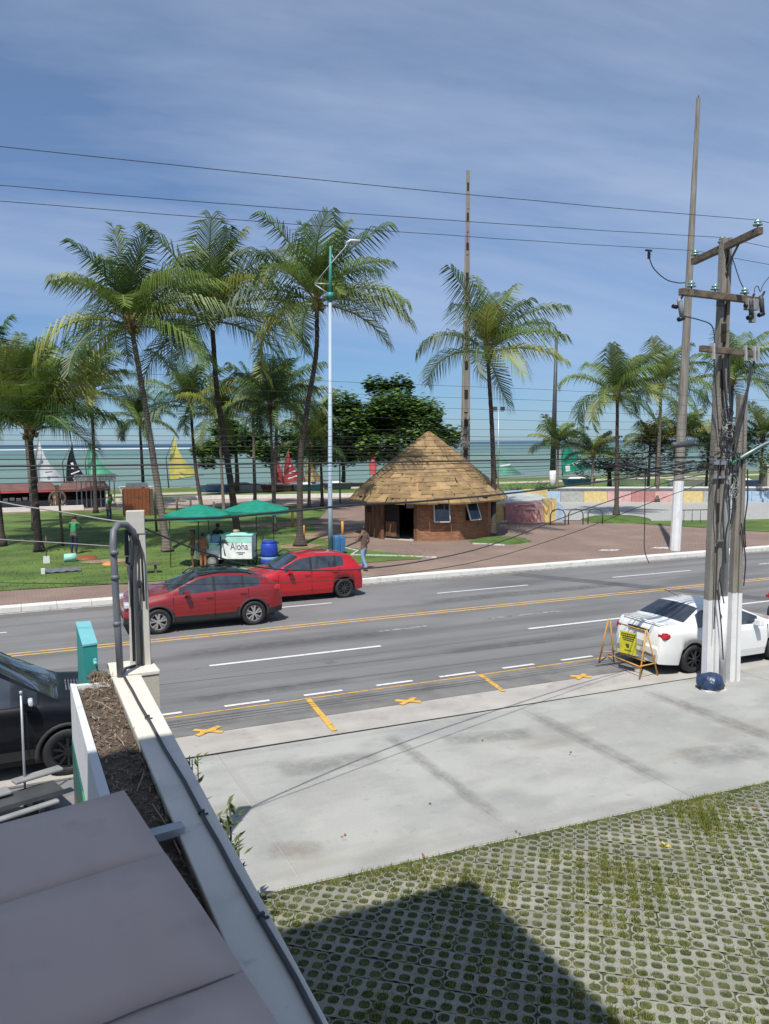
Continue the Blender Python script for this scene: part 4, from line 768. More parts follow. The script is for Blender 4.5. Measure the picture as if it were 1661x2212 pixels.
# ------------------------------------------------------------------ cars
def interp(P, x):
    if x <= P[0][0]: return P[0][1]
    for (a, b_), (c, d_) in zip(P, P[1:]):
        if x <= c: t_ = (x-a)/(c-a); return b_+(d_-b_)*t_
    return P[-1][1]
def smooth_interp(P, x, w=.035): return (interp(P, x-w)+2*interp(P, x)+interp(P, x+w))/4
def make_wheel(parent, x, y, r, side, rim, style, tyre_w=.2):
    w = thing('wheel', None, None, (x, y, r), 0, world_coords=False); w.parent = parent
    d = MB(); s_ = side; o_ = s_*tyre_w/2
    prof = [(r*.62,-tyre_w/2),(r*.93,-tyre_w/2),(r,-tyre_w*.38),(r,tyre_w*.38),(r*.94,tyre_w/2),(r*.66,tyre_w/2),(r*.64,tyre_w*.3)]
    n = 28; vs = []
    for q, h in prof: vs += [(q*math.cos(2*math.pi*j/n), h*s_, q*math.sin(2*math.pi*j/n)) for j in range(n)]
    d.add(vs, [(i*n+j, i*n+(j+1) % n, (i+1)*n+(j+1) % n, (i+1)*n+j) for i in range(len(prof)-1) for j in range(n)], smooth=True); d.build('tyre', M['rubber'], w)
    d = MB(); d.disc((0, s_*tyre_w*.18, 0), r*.64, 'Y', 24, 1, .02); d.disc((0, s_*tyre_w*.42, 0), r*.16, 'Y', 14, 0, .04)
    ring = [(r*.60, tyre_w*.40),(r*.665, tyre_w*.47),(r*.64, tyre_w*.2)]; vs = []
    for q, h in ring: vs += [(q*math.cos(2*math.pi*j/n), h*s_, q*math.sin(2*math.pi*j/n)) for j in range(n)]
    d.add(vs, [(i*n+j, i*n+(j+1) % n, (i+1)*n+(j+1) % n, (i+1)*n+j) for i in range(2) for j in range(n)], 0, True)
    ns = style
    for k in range(ns):
        a = 2*math.pi*k/ns+.3
        if ns <= 6:
            for da in (-.17, .17):
                c0, c1 = a+da*.4, a+da*1.5+.12; d.bar((r*.12*math.cos(c0), s_*tyre_w*.42, r*.12*math.sin(c0)), (r*.62*math.cos(c1), s_*tyre_w*.40, r*.62*math.sin(c1)), .045*r/.33, .03)
            d.add([(r*.2*math.cos(a), s_*tyre_w*.40, r*.2*math.sin(a)), (r*.60*math.cos(a-.3), s_*tyre_w*.385, r*.60*math.sin(a-.3)), (r*.60*math.cos(a+.42), s_*tyre_w*.385, r*.60*math.sin(a+.42))], [(0,1,2),(0,2,1)])
        else: d.bar((r*.1*math.cos(a), s_*tyre_w*.42, r*.1*math.sin(a)), (r*.62*math.cos(a), s_*tyre_w*.40, r*.62*math.sin(a)), .035, .03)
    d.build('rim', [M[rim], M['black']], w)
    return w
def make_car(label, cat, loc, heading, L, W, ztop, belt, wheels, r, glass, sws, paint, rim, style, sill=.2, clad=None, roof=None, tail=None, head=None, doors=(), open_rear=False, name='car', rails=False, group=None):
    """x runs from nose (0) to tail (L); wheels = two axle positions; glass = (windscreen foot, head, rear head, rear foot); sws = side window spans"""
    t = thing(name, label, cat, loc, heading, group, world_coords=False); W2 = W/2
    xs = sorted(set([round(i*.05, 3) for i in range(int(L/.05)+1)]+[L, .012, L-.012, .025, L-.025]+[round(a+e, 3) for a in list(glass)+[q for s_ in sws for q in s_]+list(doors) for e in (0,)]))
    xs = [x for x in xs if 0 <= x <= L]; rings = []; cab = []
    for x in xs:
        zt = smooth_interp(ztop, x); zb_ = smooth_interp(belt, x); zb_ = min(zb_, zt-.02)
        e = min(x, L-x); w = W2*(1-.13*max(0, 1-e/.5)**2.2-(.06 if e < .02 else 0))
        lo = sill
        if e < .6: lo = sill+.06*(1-e/.6)
        for wx in wheels:
            dd = abs(x-wx); ar = r+.055
            if dd < ar: lo = max(lo, r+math.sqrt(ar*ar-dd*dd))
        h = zt-zb_; k = max(0, min(1, (h-.04)/.42)); wg = w*.93; wr = wg*(1-.20*k)
        cab.append(k)
        mid = max(lo+.02, min(zb_-.12, .55)); m2 = max(mid+.02, zb_-.14)
        pts = [(w*.955, lo), (w*1.0, max(lo+.01, min(mid, lo+.16))), (w*1.004, max(mid, lo+.012)), (w*.995, m2+.001), (w*.965, zb_-.005), (wg, zb_+.008), (wr*1.0+.012*k, zt-.085*k-.004), (wr*.965, zt-.028*k-.002), (wr*.80, zt-.006), (wr*.4, zt+.008), (0, zt+.012)]
        full = [(y, z) for y, z in pts]+[(-y, z) for y, z in reversed(pts[:-1])]
        rings.append([(x, y, z) for y, z in full])
    nr = len(rings[0]); jt = 10
    groups = {}
    def put(key, vs):
        mb = groups.setdefault(key, MB()); mb.add(vs, [tuple(range(len(vs)))], 0, True)
    w0, w1, g2, g3 = glass
    for i in range(len(xs)-1):
        xm = (xs[i]+xs[i+1])/2; k = (cab[i]+cab[i+1])/2
        for j in range(nr-1):
            jj = j if j < jt else nr-2-j
            side = 0 if j < jt else 1; vs = [rings[i][j], rings[i][j+1], rings[i+1][j+1], rings[i+1][j]]
            key = ('body',)
            if jj >= 7 and w0 < xm < w1: key = ('windscreen',)
            elif jj >= 7 and g2 < xm < g3: key = ('rear_window',)
            elif jj == 5 and k > .12:
                for q, s_ in enumerate(sws):
                    if s_[0] < xm < s_[1]: key = ('side_window', side, q)
                if key[0] == 'body' and sws[0][0] < xm < sws[-1][1]: key = ('pillar_trim',)
            elif jj <= 4 and doors and jj >= 1:
                for q in range(len(doors)-1):
                    if doors[q] < xm < doors[q+1]: key = ('door', side, q)
            if key[0] in ('body', 'door') and clad and (jj <= 0 or any(abs(xm-wx) < r+.11 and vs[0][2] < 2*r+.12-.9*max(0, abs(xm-wx)-r*.6) and jj <= 1 for wx in wheels)): key = ('cladding',)
            if roof and key[0] == 'body' and jj >= 7 and w1 <= xm <= g2: key = ('roof_panel',)
            put(key, vs)
    groups[('body',)].add(rings[0], [tuple(range(nr))]); groups[('body',)].add(rings[-1], [tuple(reversed(range(nr)))])
    for key, mb in groups.items():
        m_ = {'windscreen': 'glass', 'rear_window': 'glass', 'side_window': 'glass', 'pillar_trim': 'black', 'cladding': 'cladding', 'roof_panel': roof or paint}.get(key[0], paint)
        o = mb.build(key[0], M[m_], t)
        me = o.data; import bmesh
        bm = bmesh.new(); bm.from_mesh(me); bmesh.ops.remove_doubles(bm, verts=bm.verts, dist=.0005); bm.to_mesh(me); bm.free()
        if key[0] == 'door':
            d = MB(); q = key[2]; s_ = 1 if key[1] == 0 else -1
            for xe in (doors[q], doors[q+1]):
                z0_ = sill+.1; zt_ = smooth_interp(belt, xe)-.02
                if q+1 == len(doors)-1 and xe == doors[q+1]: z0_ = max(z0_, r*2-.02)
                d.bar((xe, s_*W2*.996, z0_), (xe, s_*W2*.985, zt_), .012, .02)
            d.build('seam', M['black'], o)
            d = MB(); xh = doors[q+1]-.14; zh = smooth_interp(belt, xh)-.13; d.box((xh, s_*(W2+.012), zh), (.17,.03,.035)); d.build('handle', M[paint], o, bevel=.008)
    # dark underside and wheel wells
    d = MB(); d.box((L/2, 0, .42), (L-.5, W*.86, .42)); d.box((L/2,0,.24), (L-.9, W*.8, .1)); d.build('underbody', M['black'], t)
    for wx in wheels:
        for s_ in (-1, 1): make_wheel(t, wx, s_*(W2-.10), r, s_, rim, style)
    if clad:
        for wx in wheels:
            for s_ in (-1, 1):
                d = MB(); d.tube([(wx+(r+.075)*math.cos(a*math.pi/14), s_*(W2-.012), r+(r+.075)*math.sin(a*math.pi/14)) for a in range(-1, 16)], .036, 6, flat=.9); d.build('arch_trim', M['cladding'], t)
    mx_ = w0+.42
    for s_ in (-1, 1):
        d = MB(); zm = smooth_interp(belt, mx_)+.07; d.box((mx_, s_*(W2+.10), zm), (.13,.19,.14), taper=.85); d.bar((mx_, s_*(W2-.06), zm-.05), (mx_, s_*(W2+.05), zm-.04), .05, .04); d.build('mirror', M[paint], t, bevel=.03)
    if tail:
        for s_ in (-1, 1):
            x_, z_, lx, lz = tail; d = MB(); d.box((x_, s_*(W2-.155), z_), (lx,.27,lz), taper=.8); d.build('tail_light', M['tail_red'], t, bevel=.06)
    if head:
        for s_ in (-1, 1):
            x_, z_, lx, lz = head; d = MB(); d.box((x_, s_*(W2-.19), z_), (lx,.30,lz)); d.build('headlight', M['lens'], t, bevel=.035)
    d = MB(); d.box((L+.002,0,.62 if not clad else .55), (.02,.42,.12)); d.build('number_plate', M['plate'], t)
    d = MB(); d.box((.02,0,.5), (.06,W*.6,.16)); d.build('grille', M['black'], t, bevel=.02)
    if rails:
        for s_ in (-1, 1):
            d = MB(); d.tube([(1.75,s_*W2*.73,smooth_interp(ztop,1.75)-.01),(1.9,s_*W2*.73,smooth_interp(ztop,1.9)+.035),(2.6,s_*W2*.73,smooth_interp(ztop,2.6)+.04),(3.3,s_*W2*.73,smooth_interp(ztop,3.3)+.02),(3.42,s_*W2*.73,smooth_interp(ztop,3.42)-.02)], .016, 6); d.build('roof_rail', M['black'], t)
    return t
suv = make_car('dark red crossover with black wheel arches driving nearest the double yellow line', 'car', (2.42,22.38,0), R(-1.1), 4.27, 1.76,
    [(0,.55),(.04,.80),(.2,.92),(.6,1.01),(1.12,1.08),(1.3,1.14),(2.02,1.47),(2.5,1.505),(3.1,1.47),(3.55,1.37),(4.0,1.13),(4.14,1.08),(4.22,.9),(4.27,.6)],
    [(0,.6),(.25,.83),(1.1,.97),(2.5,1.02),(3.5,1.07),(4.1,1.06),(4.27,.8)], (.86,3.42), .335, (1.18,1.98,3.42,4.02), ((1.42,2.32),(2.40,3.12),(3.18,3.62)), 'red_car', 'alloy', 5, .27, clad=True, roof='glass_roof', tail=(4.10,.99,.26,.17), head=(.2,.80,.36,.14), doors=(1.26,2.36,3.28), rails=True)
hat = make_car('bright red five door hatchback with dark alloys following behind the crossover by the far kerb', 'car', (6.22,24.86,0), R(-1.1), 3.98, 1.72,
    [(0,.5),(.05,.75),(.3,.88),(.95,1.0),(1.15,1.06),(1.85,1.43),(2.4,1.485),(3.1,1.455),(3.5,1.38),(3.66,1.30),(3.84,1.02),(3.92,.92),(3.98,.55)],
    [(0,.55),(.3,.8),(1.0,.93),(2.5,.99),(3.4,1.04),(3.9,1.0),(3.98,.8)], (.78,3.30), .31, (1.05,1.82,3.56,3.84), ((1.32,2.16),(2.24,3.0),(3.05,3.30)), 'red_hatch', 'alloy_dark', 10, .21, tail=(3.84,.93,.18,.2), head=(.22,.74,.36,.14), doors=(1.12,2.2,3.12))
# the white sedan faces the other way
sed = make_car('white four door sedan with black tinted glass parked at the kerb behind the power poles', 'car', (16.36,13.46,0), R(180-1.1), 4.12, 1.62,
    [(0,.5),(.05,.7),(.3,.84),(1.0,.95),(1.15,1.0),(1.95,1.37),(2.4,1.43),(2.95,1.39),(3.52,1.08),(3.98,1.06),(4.07,.92),(4.12,.5)],
    [(0,.5),(.3,.76),(1.1,.88),(2.5,.92),(3.5,.98),(3.98,.99),(4.12,.8)], (.78,3.25), .30, (1.08,1.92,2.98,3.47), ((1.34,2.1),(2.2,2.84),(2.9,3.12)), 'white_car', 'alloy_dark', 8, .2, tail=(3.92,.86,.32,.17), head=(.22,.70,.34,.16), doors=(1.1,2.15,3.0))
d = MB(); d.box((4.075,0,.90), (.05,.62,.06)); d.build('boot_strip', M['black'], sed)
d = MB(); d.tube([(3.82,-.60,1.075),(4.0,-.56,1.09),(4.02,0,1.10),(4.0,.56,1.09),(3.82,.60,1.075)], .018, 6, flat=1); d.build('boot_lip', M['white_car'], sed)
d = MB(); d.box((4.125,0,.42), (.05,1.2,.05)); d.build('bumper_strip', M['grey'], sed)
d = MB(); d.tube([(2.62,-.35,1.41),(2.66,-.35,1.44),(3.05,-.35,1.62)], .006, 5); d.build('aerial', M['black'], sed)
blk = make_car('glossy black off road car parked nose in beside the planter wall', 'car', (1.42,13.70,0), R(180-1), 4.6, 1.84,
    [(0,.7),(.05,.98),(.2,1.08),(.6,1.13),(.95,1.16),(1.05,1.21),(1.85,1.72),(2.4,1.78),(4.2,1.76),(4.5,1.65),(4.55,1.1),(4.6,.7)],
    [(0,.7),(.25,1.02),(1.2,1.12),(4.4,1.15),(4.6,1.1)], (.85,3.6), .36, (.96,1.80,4.4,4.55), ((1.25,2.3),(2.6,3.4),(3.5,4.3)), 'black_car', 'black', 10, .32, clad=True, tail=(4.5,1.1,.1,.3), head=(.18,.95,.26,.14), doors=(1.4,2.55,3.5), name='car')
d = MB()
for i in range(10): d.box((.42+.045*i,.05,1.125+.004*i), (.018,.62,.012))
d.build('bonnet_louvre', M['slate'], blk)
d = MB(); d.box((.40,.62,1.125), (.20,.16,.012)); d.build('bonnet_vent', M['lens'], blk)
for s_ in (-1, 1):
    d = MB(); d.box((1.34,s_*1.03,1.23), (.08,.17,.12)); d.build('mirror_cap', M['lens'], blk, bevel=.04)
d = MB(); d.box((.42,.93,.86), (.22,.02,.06)); d.build('side_repeater', M['lens'], blk, bevel=.01)
mt = thing('motorcycle', 'rear of a red motorcycle just entering at the right edge beyond the sedan', 'motorcycle', (19.1,15.35,0))
for x in (18.75, 20.05):
    d = MB(); d.tube([(x+.27*math.cos(a*.3142), 15.35, .30+.27*math.sin(a*.3142)) for a in range(21)], .05, 8, 0, False); d.build('wheel', M['rubber'], mt)
d = MB(); d.tube([(18.5,15.35,.82),(18.9,15.35,.78),(19.4,15.35,.86),(19.8,15.35,.8)], [.06,.13,.17,.10], 10, flat=.8); d.build('fairing', M['red_hatch'], mt)
d = MB(); d.tube([(18.55,15.35,.90),(19.0,15.35,.86),(19.3,15.35,.92)], [.05,.10,.06], 8); d.build('saddle', M['black'], mt)
d = MB(); d.box((18.46,15.35,.76), (.06,.16,.08)); d.build('tail_light', M['tail_red'], mt)
d = MB(); d.tube([(19.75,15.35,.8),(20.05,15.35,.30)], .04, 6); d.tube([(19.2,15.35,.5),(18.75,15.35,.30)], .04, 6); d.box((19.3,15.35,.48), (.4,.24,.3)); d.build('frame', M['steel_dark'], mt)
d = MB(); d.tube([(19.72,15.0,1.05),(19.72,15.7,1.05)], .018, 6); d.build('handlebar', M['steel_dark'], mt)

# folding yellow barrier behind the sedan
fb = thing('folding_barrier', 'rusty yellow folding barrier with a small yellow sign, behind the white sedan', 'barrier', (12,13.5,0))
def tb(mb, a, c, r_=.018): mb.tube([a, c], r_, 6)
for (p, q, m_) in [((11.45,14.05),(11.78,14.35),0), ((11.95,12.86),(12.12,12.98),0)]:
    pass
d = MB()
tb(d, (11.80,14.25,0), (11.90,14.08,1.02)); tb(d, (12.12,14.12,0), (11.94,14.06,1.02)); tb(d, (11.80,14.25,.25), (12.12,14.12,.25), .012)
d.build('end_frame', M['rust'], fb)
d = MB(); tb(d, (11.72,12.86,0), (11.98,12.98,1.0)); tb(d, (12.28,12.92,0), (12.02,13.0,1.0)); tb(d, (11.72,12.86,.28), (12.28,12.92,.28), .014); d.build('end_frame', M['rust'], fb)
d = MB(); tb(d, (11.84,14.0,.26), (11.80,12.90,.24), .016); tb(d, (11.90,14.02,.36), (11.95,12.95,.34), .013); tb(d, (11.92,13.75,1.0), (11.99,12.98,.98), .014); d.build('rail', M['rust'], fb)
sg = thing('small_sign', 'small square yellow warning sign with a black title strip hung on the folding barrier', 'sign', (11.7,13.3,.7))
Y0, Y1, Z0, Z1 = 13.56, 13.14, .42, .90; X0, X1 = 11.80, 11.88
def sp(u_, v_, o=0): return (X0+(X1-X0)*u_-o, Y0+(Y1-Y0)*u_-o*.25, Z0+(Z1-Z0)*v_)
def slab(mb, u0, v0, u1, v1, o=0, th=.006): mb.add([sp(u0,v0,o+th), sp(u1,v0,o+th), sp(u1,v1,o+th), sp(u0,v1,o+th), sp(u0,v0,o), sp(u1,v0,o), sp(u1,v1,o), sp(u0,v1,o)], [(0,1,2,3),(7,6,5,4),(0,4,5,1),(1,5,6,2),(2,6,7,3),(3,7,4,0)])
d = MB(); slab(d, 0, 0, 1, 1, 0, .014); d.build('panel', M['sign_yellow'], sg)
d = MB(); slab(d, .10, .78, .92, .92, .016, .003)
d.build('title_strip', M['black'], sg)
d = MB(); slab(d, .14, .68, .86, .73, .016, .002); slab(d, .22, .60, .8, .64, .016, .002)
for i in range(7):
    a = i*math.pi/7; slab(d, .5-.13*math.sin(a)-.01, .36-.13*abs(math.cos(a))+.06, .5-.13*math.sin(a)+.035, .36-.13*abs(math.cos(a))+.11, .016, .002)
slab(d, .42, .28, .58, .46, .016, .002); slab(d, .3, .14, .72, .18, .016, .002); d.build('print', M['cloth_olive'], sg)
d = MB(); [slab(d, .16+.11*i, .82, .23+.11*i, .88, .0195, .002) for i in range(7)]; d.build('lettering', M['sign_yellow'], sg)

# ------------------------------------------------------------------ people
def skin_obj(name, V_, E_, rad, m_, parent, root=0):
    me = bpy.data.meshes.new(name); me.from_pydata(V_, E_, []); me.materials.append(M[m_]); o = bpy.data.objects.new(name, me); COL.objects.link(o); o.parent = parent
    o.modifiers.new('skin', 'SKIN')
    if not me.skin_vertices: me.skin_vertices.new()
    for i, r_ in enumerate(rad):
        sv = me.skin_vertices[0].data[i]; sv.radius = r_ if isinstance(r_, tuple) else (r_, r_); sv.use_root = (i == root)
    s_ = o.modifiers.new('sub', 'SUBSURF'); s_.levels = 2; s_.render_levels = 2
    return o
def person(label, loc, rz, H, shirt, pants, hairm='hair', pose=None, shorts=False, hat=None, skin='skin', bag=None, female=False):
    """faces local -y"""
    t = thing('person', label, 'person', loc, rz, world_coords=False); k = H/1.75; P = dict(lean=0, la=(-.05,.0), ra=(.05,.0), lf=(0,0), rf=(0,0), lelb=(0,-.05,-.28), relb=(0,-.05,-.28), lw=(0,-.12,-.24), rw=(0,-.12,-.24)); P.update(pose or {})
    le = P['lean']; hip = Vector((0, 0, .92)); ch = hip+Vector((0, -.30*math.sin(le)*1.0, .30*math.cos(le))); nk = hip+Vector((0, -.56*math.sin(le), .56*math.cos(le))); hd = nk+Vector((0, -.12*math.sin(le)-.03, .12)); tp = hd+Vector((0,-.02,.14))
    sh = .19 if not female else .165
    J = {'hip': hip, 'ch': ch, 'nk': nk, 'hd': hd, 'tp': tp}
    for s_, n in ((-1,'l'),(1,'r')):
        J[n+'s'] = nk+Vector((s_*sh, 0, -.07)); J[n+'e'] = J[n+'s']+Vector(P[n+'elb'])+Vector((s_*.05,0,0)); J[n+'w'] = J[n+'e']+Vector(P[n+'w'])
        J[n+'h'] = hip+Vector((s_*.09,0,-.05)); f_ = P[n+'f']; J[n+'a'] = Vector((s_*.10+f_[0], f_[1], .09)); J[n+'k'] = (J[n+'h']+J[n+'a'])/2+Vector((s_*.01, -.05-abs(f_[1])*.12, .02)); J[n+'t'] = J[n+'a']+Vector((s_*.02,-.15,-.05))
    ks = list(J); idx = {q: i for i, q in enumerate(ks)}; V_ = [tuple(J[q]*k) for q in ks]
    E_ = [('hip','ch'),('ch','nk'),('nk','hd'),('hd','tp')]+[e for n in 'lr' for e in (('nk',n+'s'),(n+'s',n+'e'),(n+'e',n+'w'),('hip',n+'h'),(n+'h',n+'k'),(n+'k',n+'a'),(n+'a',n+'t'))]
    rad = {'hip': (.125,.09), 'ch': (.13,.095), 'nk': .06, 'hd': (.078,.09), 'tp': .065, 's': .05, 'e': .038, 'w': .026, 'h': .085, 'k': .055, 'a': .038, 't': .03}
    rr = [rad[q] if q in rad else rad[q[1]] for q in ks]; rr = [tuple(a*k for a in r_) if isinstance(r_, tuple) else r_*k for r_ in rr]
    skin_obj('body', V_, [(idx[a], idx[b_]) for a, b_ in E_], rr, skin, t)
    # shirt
    V2 = [hip+Vector((0,0,.0)), ch, nk-Vector((0,0,.05))]; r3 = [(.15,.11),(.158,.118),(.085,.075)]; E2 = [(0,1),(1,2)]
    for n in 'lr':
        b_ = len(V2); V2 += [J[n+'s'], J[n+'s'].lerp(J[n+'e'], .75)]; r3 += [.068,.058]; E2 += [(2,b_),(b_,b_+1)]
    skin_obj('shirt', [tuple(v*k) for v in V2], E2, [tuple(a*k for a in r_) if isinstance(r_, tuple) else r_*k for r_ in r3], shirt, t)
    V2 = [hip+Vector((0,0,.03)), hip-Vector((0,0,.04))]; r3 = [(.142,.105),(.14,.105)]; E2 = [(0,1)]
    for n in 'lr':
        b_ = len(V2); kn = J[n+'k']; V2 += [J[n+'h'], kn if not shorts else kn+Vector((0,0,.03))]; r3 += [.098,.072]; E2 += [(1,b_),(b_,b_+1)]
        if not shorts: V2.append(J[n+'a']+Vector((0,0,.03))); r3.append(.055); E2.append((b_+1,b_+2))
    skin_obj('trousers' if not shorts else 'shorts', [tuple(v*k) for v in V2], E2, [tuple(a*k for a in r_) if isinstance(r_, tuple) else r_*k for r_ in r3], pants, t)
    d = MB(); c = (hd+Vector((0,.015,.075)))*k; d.lathe(c, [(.086*k,-.06*k),(.095*k,.0),(.085*k,.05*k),(.05*k,.085*k),(.001,.095*k)], 12)
    if female: d.tube([c, c+Vector((0,.07,-.1)), c+Vector((0,.08,-.2))], [.07,.06,.03], 8)
    d.build('hair', M[hairm], t)
    d = MB(); f_ = (hd+Vector((0,-.085,.03)))*k; d.box(f_, (.022,.035,.045)); [d.ball(f_+Vector((s_*.03,.006,.022)), .009, 6) for s_ in (-1,1)]; [d.ball((hd+Vector((s_*.082,0,.02)))*k, .02, 6) for s_ in (-1,1)]; d.box(f_+Vector((0,.008,-.045)), (.045,.012,.01)); d.build('face', M[skin], t)
    for n, s_ in (('l',-1),('r',1)):
        d = MB(); w = J[n+'w']*k; v = (J[n+'w']-J[n+'e']).normalized(); u_ = Vector((1,0,0)) if abs(v.x) < .8 else Vector((0,1,0)); u_ = (u_-v*u_.dot(v)).normalized(); z_ = v.cross(u_)
        d.tube([w, w+v*.05, w+v*.09], [.022,.036,.034], 8, flat=.55)
        for i in range(4): b_ = w+v*.085+u_*(.017*(i-1.5)); d.tube([b_, b_+v*.035, b_+v*(.055+.008*(1-abs(i-1.5)))+z_*.018], [.009,.008,.006], 5)
        b_ = w+v*.03-u_*s_*.03; d.tube([b_, b_-u_*s_*.025+v*.025, b_-u_*s_*.02+v*.05+z_*.01], [.011,.009,.007], 5); d.build('hand', M[skin], t)
        d = MB(); a = J[n+'a']*k; d.tube([a+Vector((0,.05,-.05)), a+Vector((0,.0,-.045)), a+Vector((0,-.10,-.055)), a+Vector((0,-.17,-.06))], [.034,.045,.042,.025], 8, flat=.7); d.build('shoe', M['shoe'], t)
    if hat:
        d = MB(); c = (hd+Vector((0,0,.10)))*k; d.lathe(c, [(.26*k,-.02),(.25*k,.0),(.10*k,.015),(.09*k,.09),(.001,.11)], 16); d.build('hat', M[hat], t)
    if bag:
        d = MB(); c = (ch+Vector((0,.17,.07)))*k; d.box(c, (.26,.14,.36)); d.build('backpack', M[bag], t, bevel=.04)
    return t
person('pedestrian in brown shirt and pale blue jeans walking behind the red hatchback', pk(12.28,28.83), R(200), 1.70, 'cloth_brown', 'cloth_denim', pose=dict(lf=(0,-.20), rf=(0,.24), lelb=(0,.04,-.27), relb=(0,-.10,-.26), lw=(0,-.16,-.15), rw=(-.1,-.2,.05)))
person('gardener in green shirt and dark trousers standing on the lawn with a tool', pk(2.29,39.05), R(150), 1.74, 'cloth_green', 'cloth_navy', pose=dict(lean=.22, relb=(.05,-.16,-.22), rw=(0,-.22,-.08), lelb=(-.02,-.12,-.24), lw=(.02,-.22,-.1)))
person('woman in straw hat and dark shorts at the left end of the drinks cart', pk(6.36,32.45), R(-100), 1.62, 'cloth_brown', 'cloth_dark', shorts=True, hat='straw', female=True, pose=dict(relb=(0,-.16,-.2), rw=(0,-.2,.02)))
person('vendor in dark clothes bending behind the drinks cart', pk(7.55,34.0), R(20), 1.66, 'cloth_dark', 'cloth_dark', pose=dict(lean=.5, relb=(0,-.22,-.15), rw=(0,-.2,-.1), lelb=(0,-.22,-.15), lw=(0,-.2,-.1)))
person('park worker in green shirt bending over near the grey gate', pk(5.4,54.7), R(30), 1.78, 'cloth_green', 'cloth_navy', pose=dict(lean=.35, relb=(0,-.2,-.2), rw=(0,-.15,-.1)))
person('park worker in olive green standing by the path beside the leaning palm', pk(9.05,58.0), R(-40), 1.80, 'cloth_olive', 'cloth_olive')
person('child in an orange top beside the woman in the straw hat', pk(6.72,32.25), R(160), 1.38, 'cloth_orange', 'cloth_orange', shorts=False)

# ------------------------------------------------------------------ drinks cart with two parasols
def LC(px, py): return Vector((px, py, 0))
ct = thing('drinks_cart', 'mint and white drinks cart with a palm logo and the word Aloha on its side', 'cart', pk(7.65,32.4), R(-27), world_coords=False)
# local: +x along the cart to the right, -y towards the road
d = MB(); d.box((-.60,0,.62), (.96,.80,.62)); d.build('low_body', M['cart_white'], ct, bevel=.03)
d = MB(); d.box((-.60,0,.955), (1.0,.84,.05)); d.box((-.60,-.412,.80), (.98,.012,.22)); d.build('low_lid', M['mint'], ct, bevel=.01)
d = MB(); d.box((.56,0,.80), (1.20,.84,.92)); d.build('ice_box', M['cart_white'], ct, bevel=.02)
d = MB(); d.box((.56,0,1.285), (1.26,.90,.05)); d.box((.50,0,1.33), (.9,.6,.05), taper=.8); d.build('lid', M['mint'], ct, bevel=.01)
d = MB(); d.box((.56,-.423,1.12), (1.16,.006,.26)); d.build('mint_band', M['mint'], ct)
d = MB(); d.tube([(.10,-.43,.50),(.06,-.43,.72),(.02,-.43,.98)], [.028,.022,.016], 6)
for a in (15,50,85,120,160,200,-15): 
    v = Vector((math.cos(R(a)), 0, math.sin(R(a))*.8)); c = Vector((.02,-.432,1.0)); w = Vector((-v.z,0,v.x))*.05
    d.add([c, c+v*.13+w, c+v*.27+Vector((0,0,-.07)), c+v*.13-w*.4], [(0,1,2,3),(3,2,1,0)])
d.build('palm_logo', M['slate'], ct)
fc_ = bpy.data.curves.new('txt', 'FONT'); fc_.body = 'Aloha'; fc_.size = .30; fc_.extrude = .004; fc_.align_x = 'CENTER'; to = bpy.data.objects.new('txt', fc_); COL.objects.link(to)
bpy.context.view_layer.update(); me = bpy.data.meshes.new_from_object(to.evaluated_get(bpy.context.evaluated_depsgraph_get())); bpy.data.objects.remove(to)
lo = bpy.data.objects.new('lettering', me); me.materials.clear(); me.materials.append(M['slate']); COL.objects.link(lo); lo.parent = ct; lo.location = (.66,-.428,.72); lo.rotation_euler = (R(90),0,0); lo.scale = (1,1.35,1)
d = MB(); d.box((.72,-.426,.60), (.34,.004,.035)); d.box((.72,-.426,.54), (.18,.004,.03)); d.build('small_print', M['slate'], ct)
for s_ in (-1, 1): make_wheel(ct, -.42, s_*.44, .27, s_, 'alloy', 16, .09)
d = MB(); d.box((.1,0,.33), (2.2,.6,.06)); d.box((.9,0,.17), (.06,.5,.3)); d.build('chassis', M['steel_dark'], ct)
d = MB(); d.box((-.30,0,1.12), (.34,.5,.28)); d.build('cooler', M['drum_pale'], ct, bevel=.03)
d = MB(); d.lathe((-.62,-.1,.98), [(.09,0),(.10,.02),(.10,.22),(.05,.26),(.045,.30),(.001,.31)], 12); d.build('jar', M['frame_white'], ct)
d = MB(); d.lathe((.45,0,1.35), [(.001,.0),(.12,.0),(.15,.10),(.001,.12)], 12); d.build('basket', M['straw'], ct)
bk = thing('bicycle', 'dark bicycle coupled behind the drinks cart', 'bicycle', pk(8.95,31.9), R(-27), world_coords=False)
for x in (.0, 1.0):
    d = MB(); d.tube([(x+.31*math.cos(a*.3142), 0, .33+.31*math.sin(a*.3142)) for a in range(21)], .022, 6, 0, False); w = d.build('wheel', M['rubber'], bk)
    d = MB(); [d.tube([(x,0,.33),(x+.29*math.cos(a*.6283),0,.33+.29*math.sin(a*.6283))], .004, 4, 0, False) for a in range(10)]; d.tube([(x,-.04,.33),(x,.04,.33)], .03, 8); d.build('spokes', M['steel'], w)
d = MB(); [d.tube([a, c], .018, 6) for a, c in [((0,0,.33),(.12,0,.85)),((.12,0,.85),(.42,0,.35)),((.12,0,.80),(.62,0,.82)),((.42,0,.35),(.62,0,.78)),((.42,0,.35),(1.0,0,.33)),((.62,0,.85),(1.0,0,.33))]]; d.build('frame', M['cloth_green'], bk)
d = MB(); d.box((.64,0,.92), (.26,.15,.06)); d.build('saddle', M['black'], bk, bevel=.02)
d = MB(); d.tube([(.12,0,.85),(.12,0,1.05),(.12,-.28,1.08)], .015, 6); d.tube([(.12,0,1.05),(.12,.28,1.08)], .015, 6); d.tube([(.12,.28,1.08),(.0,.28,1.4)], .012, 6); d.build('handlebar', M['steel_dark'], bk)
